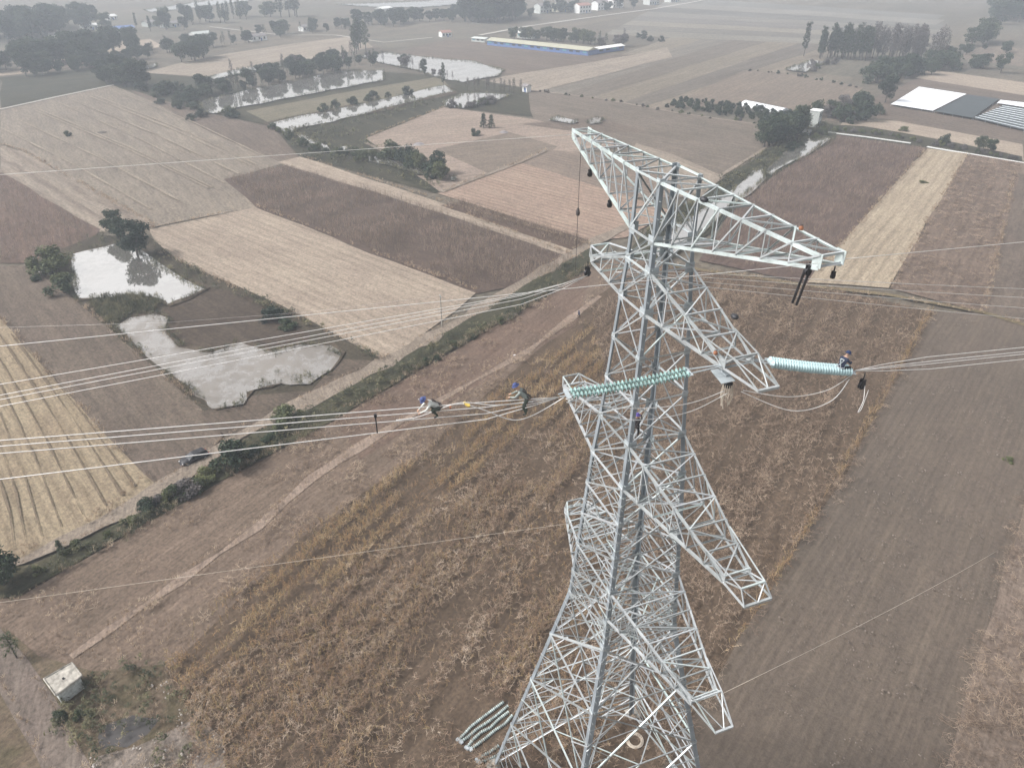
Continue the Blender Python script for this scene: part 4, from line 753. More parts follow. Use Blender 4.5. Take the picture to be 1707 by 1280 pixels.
for n, s in SGN.items():
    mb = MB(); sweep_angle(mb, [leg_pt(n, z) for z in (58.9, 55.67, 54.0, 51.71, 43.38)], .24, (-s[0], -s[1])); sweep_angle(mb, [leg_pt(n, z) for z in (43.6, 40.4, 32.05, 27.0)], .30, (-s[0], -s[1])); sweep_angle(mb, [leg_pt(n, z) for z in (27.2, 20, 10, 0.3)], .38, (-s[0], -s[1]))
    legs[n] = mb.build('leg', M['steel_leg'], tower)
    for z in NODES:            # gusset plates on the two faces of each leg
        p = leg_pt(n, z); h = .3 if z > 58 else (.56 if z in (54.0, 51.71, 43.38, 40.4, 32.05, 29.2, 27.0, 55.67) else .4); q = MB()
        q.box(p + Vector((-s[0] * h * .42, s[1] * .012, 0)), (h, .02, h)); q.box(p + Vector((s[0] * .012, -s[1] * h * .42, 0)), (.02, h, h)); q.build('gusset_plate', M['plate'], legs[n])
    fb = MB(); p = leg_pt(n, 0); fb.box((p.x, p.y, .12), (1.5, 1.5, .5), taper=.85); fb.box((p.x, p.y, .45), (.6, .6, .3)); fb.build('footing', M['concrete'], tower)
    mb = MB()
    for z in np.arange(2.0, 58.4, .9):            # step bolts
        p = leg_pt(n, float(z)); mb.box(p + Vector((s[0] * .09, -s[1] * .05, 0)), (.18, .02, .02))
    if n in 'AD': mb.build('step_bolts', M['plate'], legs[n])
FACES = [('A', 'B', (1, 0, 0)), ('C', 'D', (-1, 0, 0)), ('A', 'C', (0, -1, 0)), ('B', 'D', (0, 1, 0))]
def lerp(a, b, t): return Vector(a).lerp(Vector(b), t)
for z1, z0 in zip(NODES, NODES[1:] + [0.4]):
    low = z0 < 26.9; low2 = z0 < 40; sd_, sh = (.115, .115) if low else ((.09, .095) if z1 < 43.5 else (.08, .09))
    for a, b, n in FACES:
        a1, b1, a0, b0 = leg_pt(a, z1), leg_pt(b, z1), leg_pt(a, z0), leg_pt(b, z0); off = Vector(n) * .02
        member('horizontal_brace', a1 + off * 2, b1 + off * 2, sh, n, tower)
        member('diagonal_brace', a1 + off, b0 + off, sd_, n, tower); member('diagonal_brace', b1 - off * 2, a0 - off * 2, sd_, n, tower)
        if low2:
            x = (a1 + b1 + a0 + b0) / 4; w1, w0 = (a1 - b1).length, (a0 - b0).length; tc = w1 / (w1 + w0); c = lerp(a1, b0, tc)
            for (l1, l0, o1, o0) in ((a1, a0, b1, b0), (b1, b0, a1, a0)):
                m1 = lerp(l1, l0, tc * .5); m0 = lerp(l1, l0, tc + (1 - tc) * .5); q1 = lerp(l1, o0, tc * .5); q0 = lerp(o1, l0, tc + (1 - tc) * .5)
                lc = lerp(l1, l0, tc)
                for u, v in ((m1, q1), (lc, q1), (m0, q0), (lc, q0), (lc, c)): member('redundant_brace', u + off, v + off, .062 if low else .05, n, tower)
for z in (58.76, 54.0, 51.71, 43.38, 40.4, 32.05, 29.2, 27.0, 21.6, 15.2):      # plan bracing
    P = {k: leg_pt(k, z - .05) for k in 'ABCD'}
    member('plan_brace', P['A'], P['D'], .11, (0, 0, 1), tower); member('plan_brace', P['B'], P['C'], .11, (0, 0, 1), tower)
    if z < 30:
        mid = {f[0] + f[1]: (P[f[0]] + P[f[1]]) / 2 for f in FACES}
        for u, v in (('AB', 'AC'), ('AC', 'CD'), ('CD', 'BD'), ('BD', 'AB')):
            member('plan_brace', mid[u] - Vector((0, 0, .1)), mid[v] - Vector((0, 0, .1)), .09, (0, 0, 1), tower)
            zz = z - 3.2; c_ = (mid[u] + mid[v]) / 2; k_ = [k for k in 'ABCD' if k in u and k in v][0]; member('plan_brace', c_ - Vector((0, 0, .1)), leg_pt(k_, zz), .07, (0, 0, 1), tower); member('plan_brace', mid[u] - Vector((0, 0, .1)), leg_pt(k_, zz), .06, (0, 0, 1), tower)
def crossarm(side, zt, zb, xtip, tw, zt_tip, zb_tip, npan, flat_top=False, box=None, big=.125):
    """one cross arm: four chords in one mesh, braces as pieces; side +1 towards the camera"""
    s = side; wt, wb = hw(zt), hw(zb); cs = big
    T = {k: (Vector((s * wt, k * wt, zt)), Vector((s * xtip, k * tw, zt_tip))) for k in (-1, 1)}; B = {k: (Vector((s * wb, k * wb, zb)), Vector((s * xtip, k * tw, zb_tip))) for k in (-1, 1)}
    mb = MB()
    def chord(a, b, sz, inw):
        d = (b - a).normalized(); y = Vector((0, inw, 0)); y = (y - d * y.dot(d)).normalized(); u = d.cross(y); u = u if u.z < 0 else -u; t = sz * .13
        prof = [(0, 0), (sz, 0), (sz, t), (t, t), (t, sz), (0, sz)]; vs = [p + y * q + u * w for p in (a, b) for q, w in prof]
        mb.add(vs, [(k, (k + 1) % 6, 6 + (k + 1) % 6, 6 + k) for k in range(6)] + [tuple(range(6)), tuple(range(6, 12))])
    for k in (-1, 1):
        chord(T[k][0], T[k][1], cs, -k); chord(B[k][0], B[k][1], cs * 1.05, -k)
        mb.box((s * (xtip - .12), k * (tw - .012), (zt_tip + zb_tip) / 2), (.5, .024, max(.3, zt_tip - zb_tip + .12)))     # tip plate
    arm = mb.build('crossarm', M['steel'], tower)
    ts = [i / npan for i in range(npan + 1)]
    for i in range(npan):
        t0, t1 = ts[i], ts[i + 1]; last = i == npan - 1
        for k in (-1, 1):
            a0, a1, b0, b1 = lerp(*T[k], t0), lerp(*T[k], t1), lerp(*B[k], t0), lerp(*B[k], t1); o = Vector((0, k * .015, 0))
            member('brace', (a0 if not flat_top else b0) + o, (b1 if not flat_top else a1) + o, .072, (0, k, 0), arm)
            if not last: member('brace', a1 - o, b1 - o, .07, (0, k, 0), arm)
        fl = 1 if i % 2 else -1
        member('brace', lerp(*T[fl], t0), lerp(*T[-fl], t1), .07, (0, 0, 1), arm); member('brace', lerp(*B[-fl], t0), lerp(*B[fl], t1), .07, (0, 0, -1), arm)
        member('brace', lerp(*T[-1], t1), lerp(*T[1], t1), .085, (0, 0, 1), arm); member('brace', lerp(*B[-1], t1), lerp(*B[1], t1), .08, (0, 0, -1), arm)
    if box:                     # light jumper frame beyond the tip
        (x1, w1, z1), (x2, w2, z2), tf = box; fr = MB(); E = {k: (lerp(*T[k], tf), Vector((s * x1, k * w1, z1)), Vector((s * x2, k * w2, z2)), Vector((s * (xtip - .2), k * tw, zb_tip))) for k in (-1, 1)}
        for k in (-1, 1):
            e = E[k]; n = (0, k, 0)
            for u, v, sz in ((e[0], e[1], .08), (e[1], e[2], .09), (e[2], e[3], .085), (e[1], e[3], .06)): member('jumper_frame', u, v, sz, n, arm)
        for j, sz in ((1, .09), (2, .13)): member('jumper_frame', E[-1][j], E[1][j], sz, (0, 0, 1), arm)
        member('jumper_frame', E[-1][1], (E[-1][2] + E[1][2]) / 2, .055, (s, 0, 0), arm); member('jumper_frame', E[1][1], (E[-1][2] + E[1][2]) / 2, .055, (s, 0, 0), arm); member('jumper_frame', E[1][1], E[-1][3], .06, (0, 0, 1), arm)
    return arm
crossarm(1, 58.76, 55.67, 11.92, .56, 58.80, 58.35, 7, True, big=.135); crossarm(-1, 58.76, 55.67, 10.46, .56, 58.80, 58.35, 6, True, big=.135)
crossarm(1, 54.0, 51.71, 7.75, .82, 52.02, 51.68, 4, box=((8.2, .68, 52.42), (10.1, .56, 51.7), .72)); crossarm(-1, 54.0, 51.71, 6.4, .85, 52.05, 51.68, 3, box=((6.95, .62, 52.5), (7.1, .6, 51.75), .6))
crossarm(1, 43.38, 40.4, 10.6, .82, 40.75, 40.38, 6, box=((11.9, .72, 41.1), (12.47, .83, 40.42), .72), big=.135); crossarm(-1, 43.38, 40.4, 9.5, .85, 40.8, 40.38, 5, box=((10.2, .65, 41.15), (10.1, .7, 40.42), .7), big=.135)
crossarm(1, 32.05, 29.75, 10.1, .95, 30.1, 29.72, 6, box=((10.5, .92, 30.5), (12.3, .6, 29.7), .75), big=.135); crossarm(-1, 32.05, 29.75, 8.2, .95, 30.1, 29.72, 5, box=((8.5, .65, 30.5), (8.7, .7, 29.75), .7), big=.135)

# ------------------------------------------------------------------ insulator strings, fittings
dm = MB(); dm.lathe([(.02, .06), (.05, .055), (.055, .0), (.09, -.01), (.155, -.045), (.165, -.07), (.15, -.075), (.1, -.05), (.09, -.075), (.05, -.05), (.02, -.06)], 12)
def disc_mesh(mat): 
    me = bpy.data.meshes.new('disc'); me.from_pydata([tuple(v) for v in dm.v], [], dm.f); me.update(); me.polygons.foreach_set('use_smooth', [True] * len(me.polygons)); me.materials.append(mat); return me
DG, DM, DD = disc_mesh(M['glass']), disc_mesh(M['milk']), disc_mesh(M['gglass'])
def discs(parent, pts, dme, pitch=.2, lead=0.0, n=30, sc_=1.0):
    """n discs along a polyline of world points"""
    P = [Vector(p) for p in pts]; L = [0]
    for a, b in zip(P, P[1:]): L.append(L[-1] + (b - a).length)
    for k in range(n):
        t = lead + k * pitch
        if t > L[-1]: break
        i = max(j for j in range(len(L) - 1) if L[j] <= t); u = (t - L[i]) / (L[i + 1] - L[i]); p = P[i].lerp(P[i + 1], u); d = (P[i + 1] - P[i]).normalized()
        o = link('disc', dme, None, parent); o.location = p; o.rotation_mode = 'QUATERNION'; o.rotation_quaternion = Vector((0, 0, 1)).rotation_difference(-d); o.scale = (sc_,) * 3
def tension_string(a, b, label, dme, lead=1.7, tail=.5, n=30, pitch=.2, sep=.22, sag=.12):
    """double string from the arm tip a to the yoke b"""
    a, b = Vector(a), Vector(b); d = (b - a); L = d.length; d /= L; side = d.cross(Vector((0, 0, 1))).normalized(); o = empty('insulator_string', (0, 0, 0)); tag(o, label, 'insulator', 'tension insulator strings')
    for k in (-1, 1):
        A = a + d * lead + side * sep * k; B = b - d * tail + side * sep * k; pts = [A.lerp(B, t) - Vector((0, 0, sag * 4 * t * (1 - t))) for t in np.linspace(0, 1, 9)]
        discs(o, pts, dme, (B - A).length / n, 0, n, 1.3 if dme is DM else 1.0); rod = MB(); rod.tube([a + side * .06 * k, A], .035, 6); rod.tube([B, b + side * .1 * k], .03, 6); rod.build('link_rod', M['plate'], o)
        pin = MB(); pin.tube(pts, .03, 6); pin.build('string_core', M['plate'], o)
    for c, w in ((a + d * lead * .97, .5), (b - d * tail * .8, .55)):
        q = MB(); x = side; y = d.cross(side); m3 = Matrix((x, d, y)).transposed(); q.box(c, (w + .25, .2, .03), m=m3); q.build('yoke_plate', M['plate'], o)
    return o
TIPN = Vector((7.62, -.86, 51.75)); TIPP = Vector((7.72, .86, 51.75)); EN = Vector((6.62, -8.75, 51.25)); EP = Vector((9.15, 5.95, 50.9))
tension_string(TIPN, EN, 'long double string of green glass discs between the workers at left and the tower', DG, sep=.2)
tension_string(TIPP, EP, 'milky cyan double insulator string right of the tower with a worker at its end', DM, lead=.9, tail=.25, n=30, sep=.17, sag=.06)
def plain_string(pts, label, n, pitch, sc_=1.0):
    o = empty('insulator_string'); tag(o, label, 'insulator', 'insulator strings lying on the ground'); discs(o, pts, DD, pitch, .15, n, sc_)
    q = MB(); q.tube(pts, .03, 5); q.build('string_core', M['plate'], o); e = Vector(pts[0]); q = MB(); q.box(e, (.45, .3, .2), rz=.6); q.tube([e + Vector((-.2, -.15, 0)), e + Vector((.25, .2, .1))], .09, 6); q.build('end_fitting', M['plate'], o); return o
def gpts(pix, z): return [gp(x, y, z) for x, y in pix]
plain_string(gpts([(764, 1233), (772, 1225), (786, 1210), (800, 1199), (816, 1187), (828, 1178), (840, 1169)], .42), 'ground string of green discs, outermost left of four by the tower foot', 31, .205, 1.15)
plain_string(gpts([(768, 1236), (780, 1228), (796, 1214), (812, 1204), (828, 1192), (847, 1176)], .42), 'ground string of green discs, second from the left by the tower foot', 31, .205, 1.15)
plain_string(gpts([(778, 1246), (788, 1233), (802, 1220), (818, 1212), (832, 1198), (848, 1186)], .42), 'ground string of green discs, third from the left by the tower foot', 31, .205, 1.15)
plain_string(gpts([(784, 1248), (796, 1240), (812, 1228), (826, 1216), (842, 1206), (854, 1192)], .42), 'ground string of green discs, nearest the tower leg of the four', 31, .205, 1.15)
plain_string(gpts([(796, 1266), (806, 1259), (818, 1252), (832, 1242)], .42), 'shorter upper string of discs lying below the group of four', 20, .205, 1.15)
plain_string(gpts([(798, 1269), (810, 1267), (824, 1261), (840, 1252)], .42), 'shorter lower string of discs lying below the group of four', 20, .205, 1.15)
mb = MB(); cc = gp(1058, 1236, .12)
for k in range(9):
    r_ = .62 + (k % 3) * .11; z_ = .08 + (k // 3) * .1; mb.tube([cc + Vector((math.cos(t) * r_, math.sin(t) * r_, z_ + .03 * math.sin(3 * t + k))) for t in np.linspace(0, 6.2832, 25)], .05, 5, cap=False)
tag(mb.build('wire_coil', M['rope']), 'pale coil of rope lying on the ground under the tower', 'rope coil')

# ------------------------------------------------------------------ wires and ropes
def wire(name, pts, r, mat, label, cat='wire', group=None, sides=5):
    mb = MB(); mb.tube(pts, r, sides); return tag(mb.build(name, M[mat], None, True), label, cat, group)
def run(a, heading, slope, length, bend=0.0, sy=-1, n=24, off=(0, 0)):
    """a wire leaving a along -y (sy=-1) or +y, turned by heading degrees towards x, falling by slope, flattening by bend"""
    a = Vector(a); h = R(heading); d = Vector((math.sin(h), sy * math.cos(h), 0)); side = Vector((d.y, -d.x, 0)); pts = []
    for k in range(n + 1):
        s = length * (k / n) ** 1.4; t = min(1, s / 3.0); pts.append(a + d * s + side * off[0] * t + Vector((0, 0, -slope * s + bend * s * s + off[1] * t)))
    return pts
NEARW = ['uppermost', 'second', 'third', 'lowest']
for k, (ox, oz, sl) in enumerate(((-.05, .09, -.026), (.05, -.25, -.026), (-.05, -.53, -.026), (.05, -.75, .0215))):
    wire('conductor', run(EN + Vector((0, 0, -.1)), -10.0, sl, 150, .00002, -1, 30, (ox, oz)), .021, 'alu', '%s wire of the bundle that the two left workers straddle' % NEARW[k], 'wire', 'conductors of the near left bundle')
FARN = Vector((-6.45, -1.0, 50.75))
for k, (ox, oz, sl) in enumerate(((-.1, -.45, .0906), (.1, -.55, .110), (-.1, -.68, .1115), (.1, -1.15, .113))):
    wire('conductor', run(FARN, -8.5, sl, 190, .00008, -1, 30, (ox, oz)), .018, 'alu', '%s wire of the upper bundle running left from the far arm' % NEARW[k], 'wire', 'conductors of the far left bundle')
for k, (ox, oz) in enumerate(((-.22, .22), (.22, .24), (-.22, -.2), (.22, -.22))):
    wire('conductor', run(EP, 9.0, .012, 150, .0, 1, 26, (ox, oz)), .018, 'alu', '%s wire of the bundle leaving the right string towards the right edge' % NEARW[k], 'wire', 'conductors of the near right bundle')
FARP = Vector((-6.45, .9, 50.7))
for k, (ox, oz, sl) in enumerate(((-.2, .2, .135), (.2, .15, .15), (-.2, -.2, .17), (.2, -.25, .19))):
    wire('conductor', run(FARP, 10.5, sl, 200, .0003, 1, 28, (ox, oz)), .015, 'alu', '%s of the thin wires crossing the right maize behind the tower' % NEARW[k], 'wire', 'conductors of the far right bundle')
wire('ground_wire', run((11.92, -.56, 58.5), -9.5, .02, 160), .012, 'alu', 'thin ground wire running left from the right tip of the top arm')
wire('ground_wire', run((11.92, .56, 58.5), 6.5, .01, 160, 0, 1), .012, 'alu', 'thin ground wire running right from the right tip of the top arm')
wire('ground_wire', run((-10.46, -.56, 58.5), -9.0, .02, 200), .012, 'alu', 'thin ground wire running left from the left tip of the top arm')
wire('pilot_line', run(leg_pt('C', 34.0), -7.5, -.03, 160, .0), .013, 'rope', 'thin pale pilot line crossing the maize to the lower left edge')
e_ = gp(1662, 918, .1); a_ = Vector((10.3, 1.0, 29.8)); wire('guy_rope', [a_.lerp(e_, t) - Vector((0, 0, 2.2 * t * (1 - t))) for t in np.linspace(0, 1, 14)], .018, 'rope', 'straight pale guy rope from the lowest arm down to the bare soil', 'rope')
pg = gp(737, 548); wire('pole_wire', [pg + Vector((0, 0, 7.4)), pg.lerp(gp(300, 590), .5) + Vector((0, 0, 6.4)), gp(300, 590) + Vector((0, 0, 6.8)), gp(-120, 606) + Vector((0, 0, 7.0))], .012, 'alu', 'thin village power wire crossing above the pond')
po = empty('utility_pole', pg); tag(po, 'slim concrete utility pole at the corner of the rice stubble', 'pole'); q = MB(); q.tube([(0, 0, 0), (0, 0, 7.6)], [.14, .09], 8); q.build('pole', M['concrete'], po); q = MB(); q.box((0, 0, 7.3), (1.3, .09, .09)); q.build('crosstree', M['plate'], po)
# loose loops between the workers and jumpers hanging under the right arm
def loop(name, ctrl, r, mat, label, cat='wire'):
    P = [Vector(c) for c in ctrl]; pts = []
    for i in range(len(P) - 1):      # Catmull-Rom through the control points
        p0, p1, p2, p3 = P[max(i - 1, 0)], P[i], P[i + 1], P[min(i + 2, len(P) - 1)]
        for t in np.linspace(0, 1, 9)[:-1]:
            t = float(t); pts.append(.5 * ((2 * p1) + (p2 - p0) * t + (2 * p0 - 5 * p1 + 4 * p2 - p3) * t * t + (3 * p1 - p0 - 3 * p2 + p3) * t ** 3))
    pts.append(P[-1]); return wire(name, pts, r, mat, label, cat)
dN = Vector((math.sin(R(-10)), -math.cos(R(-10)), 0))
loop('loose_wire', [EN + Vector((.1, .2, -.1)), EN + dN * 1.2 + Vector((.1, 0, -.85)), EN + dN * 2.2 + Vector((.1, 0, -1.0)), EN + dN * 3.4 + Vector((0, 0, -.4)), EN + dN * 4.4 + Vector((0, 0, .1))], .022, 'alu', 'loose wire loop hanging below the blue helmeted worker')
loop('loose_wire', [EN + dN * 1.2 + Vector((0, 0, -.2)), EN + dN * 3.0 + Vector((.1, 0, -.1)), EN + dN * 4.6 + Vector((.1, 0, .2)), EN + dN * 6.4 + Vector((.1, 0, -.3)), EN + dN * 7.4 + Vector((0, 0, -.42))], .022, 'alu', 'slack wire wandering between the two left workers')
MID = Vector((7.7, 0, 50.55))
loop('jumper_wire', [EN + Vector((.1, .3, -.2)), EN.lerp(MID, .35) + Vector((.3, 0, -.75)), EN.lerp(MID, .7) + Vector((.3, 0, -.75)), MID + Vector((.2, -.6, -.1))], .02, 'alu', 'upper jumper wire slung under the green disc string')
loop('jumper_wire', [EN + Vector((.2, .3, -.3)), EN.lerp(MID, .35) + Vector((.5, 0, -1.25)), EN.lerp(MID, .7) + Vector((.4, 0, -1.2)), MID + Vector((.3, -.5, -.2))], .02, 'alu', 'lower jumper wire slung under the green disc string')
loop('jumper_wire', [MID + Vector((.4, .2, -.2)), MID.lerp(EP, .35) + Vector((1.2, .2, -1.1)), MID.lerp(EP, .7) + Vector((1.1, 0, -.9)), EP + Vector((.2, -.4, -.3))], .02, 'alu', 'deep jumper loop hanging under the cyan string')
loop('jumper_wire', [MID + Vector((.4, .3, -.15)), MID.lerp(EP, .35) + Vector((.8, .2, -.55)), MID.lerp(EP, .7) + Vector((.7, 0, -.5)), EP + Vector((.1, -.3, -.2))], .018, 'alu', 'shallow jumper loop hanging under the cyan string')
loop('loose_wire', [EP + Vector((.4, .5, -.7)), EP + Vector((.9, .1, -1.2)), EP + Vector((1.3, -.5, -1.5)), EP + Vector((1.1, -.1, -1.5)), EP + Vector((.6, .6, -.9))], .018, 'alu', 'wire end curled below the right string')
# rope tackle under the right arm tip
tb = empty('tool_bundle', MID + Vector((-.05, -.25, -.2))); tag(tb, 'bundle of ropes and tackle hanging under the right arm tip', 'tackle')
mb = MB()
for k in range(14): a = k * .45; mb.tube([(math.cos(a) * .25, math.sin(a) * .2, .3), (math.cos(a) * .32, math.sin(a) * .28, -.25 - .1 * (k % 3)), (math.cos(a + .4) * .2, math.sin(a + .4) * .2, -.65 - .14 * (k % 4))], .022, 4)
mb.build('rope_tail', M['rope'], tb); mb = MB(); mb.lathe([(.0, -.1), (.2, -.1), (.24, 0), (.2, .1), (0, .1)], 12, (1, 0, 0), (0, 0, .25)); mb.box((0, 0, .45), (.1, .12, .35)); mb.build('pulley', M['iron'], tb)
mb = MB(); mb.box((0, 0, 0), (1.0, .75, .035), m=Matrix.Rotation(R(12), 3, 'Y')); mb.box((-.1, .2, .06), (.5, .25, .09)); bp_ = mb.build('hanging_plate', M['plate']); bp_.location = (7.75, -.75, 51.25); tag(bp_, 'grey steel hanging plate at the near tip of the upper conductor arm', 'steel plate')
def bag(loc, label, s=1.0, mat='orange'):
    o = empty('tool_bag', loc, random.uniform(0, 3)); tag(o, label, 'bag'); q = MB(); q.lathe([(0, 0), (.17 * s, .01), (.2 * s, .1 * s), (.18 * s, .26 * s), (.12 * s, .34 * s), (.06 * s, .36 * s)], 10); q.build('bag_body', M[mat], o, True)
    q = MB(); q.tube([(-.12 * s, 0, .3 * s), (-.08 * s, 0, .48 * s), (.08 * s, 0, .48 * s), (.12 * s, 0, .3 * s)], .015, 5); q.build('strap', M['drope'], o)
bag((7.2, -.95, 52.15), 'orange tool bag at the tip of the upper conductor arm', .55); bag((9.3, .66, 58.78), 'orange bag tied on the back chord of the top arm', .5)
def block(loc, label, h=.9, s=1.0):
    """stringing block: wheel in a hanging frame"""
    o = empty('stringing_block', loc); tag(o, label, 'pulley'); q = MB(); q.tube([(0, 0, 0), (0, 0, -h)], .03, 5); q.build('hanger', M['iron'], o); q = MB(); q.box((-.09 * s, 0, -h - .2 * s), (.03, .26 * s, .6 * s)); q.box((.09 * s, 0, -h - .2 * s), (.03, .26 * s, .6 * s)); q.build('frame', M['iron'], o)
    q = MB(); q.lathe([(.05, -.07 * s), (.22 * s, -.07 * s), (.18 * s, 0), (.22 * s, .07 * s), (.05, .07 * s)], 12, (1, 0, 0), (0, 0, -h - .3 * s)); q.build('wheel', M['iron'], o)
block((-6.6, -.95, 51.65), 'dark stringing block under the far left conductor arm', .5); block((11.5, -.6, 58.4), 'dark block under the right tip of the top arm', .2, .7)
block((-7.6, -.65, 57.3), 'dark pulley hanging from the lower chord of the left top arm', .3, .7); block((-4.4, -.9, 56.4), 'dark pulley hanging nearest the tower body on the left top arm', .3, .7)
block((12.1, .1, 58.35), 'small dark block at the very end of the right top arm', .25, .5)
block(EP + Vector((.35, .35, .0)), 'dark block below the outer end of the cyan string', .45, .9)
hs_ = empty('hanging_strings', (11.45, -.55, 58.25)); tag(hs_, 'pair of dark bars hanging from the right tip of the top arm', 'bars')
for k in (-1, 1): q = MB(); q.tube([(k * .12, 0, 0), (-.5 + k * .12, .15, -1.9)], .055, 6); q.build('hanging_bar', M['iron'], hs_)
hb = MB(); hb.lathe([(0, -.3), (.1, -.28), (.14, -.1), (.1, .1), (.03, .25)], 8, None, (0, 0, -4.2)); hb.tube([(0, 0, 0), (0, 0, -4.0)], .02, 4); hb.tube([(0, 0, -4.4), (.02, .02, -8.2)], .02, 4); ho = hb.build('hoist_rope', M['drope']); ho.location = (-9.2, -.55, 58.2); tag(ho, 'dark hoist rope with a hook hanging from the left top arm', 'rope')
for k, (x, y) in enumerate(((4.6, -.93), (8.1, .75))):
    q = MB(); q.lathe([(0, 0), (.16, .02), (.2, .12), (.14, .2), (0, .22)], 9); o = q.build('rope_bundle', M['iron'], None, True); o.location = (x, y, 58.76 if k == 0 else 52.6); o.scale = (1.3, .9, 1)
    if k == 1: o.location = (5.6, 1.1, 52.95)
    tag(o, ('black bundle tied on the front chord of the top arm', 'black bundle on the upper conductor arm near its tip')[k], 'bundle')
q = MB(); q.box((0, 0, 0), (.5, .16, .16), rz=.3); q.box((.35, .1, .05), (.35, .2, .1), rz=-.2); o = q.build('yellow_tackle', M['yellow']); o.scale = (.6,) * 3; o.location = EN + dN * 4.3 + Vector((.1, 0, .12)); tag(o, 'yellow lifting tackle on the wires between the two left workers', 'tackle')
q = MB(); q.box((0, 0, 0), (.4, .14, .14), rz=-.2); o = q.build('orange_tackle', M['orange']); o.scale = (.6,) * 3; o.location = EN + dN * 5.0 + Vector((.1, 0, .05)); tag(o, 'small orange tackle left of the yellow tackle on the wires', 'tackle')
q = MB(); q.box((0, 0, .35), (.05, .05, .9)); q.box((0, 0, .8), (.1, .12, .16)); o = q.build('wire_clamp', M['iron']); o.location = EN + dN * 8.3 + Vector((.2, 0, -.75)); tag(o, 'small dark upright clamp on the lowest wire left of the workers', 'clamp')

# ------------------------------------------------------------------ people: one continuous skinned body each, posed joint by joint (facing +y)
def cloth(n, c): return simple(n, c, .85, 0, .15, 12)
POSES = {
 'crouch': dict(pelvis=(0, -.28, .42), spine=(0, -.12, .60), chest=(0, .12, .74), neck=(0, .28, .84), head=(0, .38, .92), top=(0, .46, 1.0),
   sh=(.19, .14, .76), el=(.27, .34, .55), wr=(.17, .55, .42), ha=(.13, .62, .37), hip=(.12, -.26, .40), kn=(.24, .12, .50), an=(.17, -.18, .10), toe=(.19, .02, .04)),
 'lean': dict(pelvis=(0, -.10, .86), spine=(0, .04, 1.02), chest=(0, .22, 1.2), neck=(0, .36, 1.34), head=(0, .43, 1.45), top=(0, .48, 1.55),
   sh=(.19, .22, 1.23), el=(.28, .42, 1.02), wr=(.17, .62, .95), ha=(.14, .70, .93), hip=(.1, -.1, .84), kn=(.13, .08, .46), an=(.12, -.08, .09), toe=(.13, .1, .04)),
 'sit': dict(pelvis=(0, -.05, .16), spine=(0, .0, .36), chest=(0, .1, .56), neck=(0, .2, .72), head=(0, .27, .82), top=(0, .32, .92),
   sh=(.19, .1, .6), el=(.27, .26, .4), wr=(.16, .48, .38), ha=(.12, .55, .38), hip=(.11, .0, .14), kn=(.24, .4, .16), an=(.22, .36, -.26), toe=(.23, .5, -.31)),
 'climb': dict(pelvis=(0, -.04, .92), spine=(0, .0, 1.08), chest=(0, .06, 1.3), neck=(0, .1, 1.47), head=(0, .12, 1.58), top=(0, .13, 1.7),
   sh=(.19, .06, 1.34), el=(.3, .24, 1.22), wr=(.24, .42, 1.42), ha=(.22, .46, 1.5), hip=(.1, -.03, .9), kn=(.15, .12, .5), an=(.13, -.02, .1), toe=(.14, .16, .05)),
 'walk': dict(pelvis=(0, 0, .92), spine=(0, .01, 1.08), chest=(0, .03, 1.3), neck=(0, .04, 1.47), head=(0, .06, 1.58), top=(0, .07, 1.7),
   sh=(.19, .03, 1.34), el=(.25, .0, 1.06), wr=(.24, .12, .84), ha=(.23, .15, .76), hip=(.1, 0, .9), kn=(.11, .1, .5), an=(.11, -.04, .1), toe=(.12, .12, .04))}
RAD = dict(pelvis=.15, spine=.13, chest=.16, neck=.06, head=.105, top=.07, sh=.075, el=.052, wr=.036, ha=.042, hip=.10, kn=.072, an=.05, toe=.045)
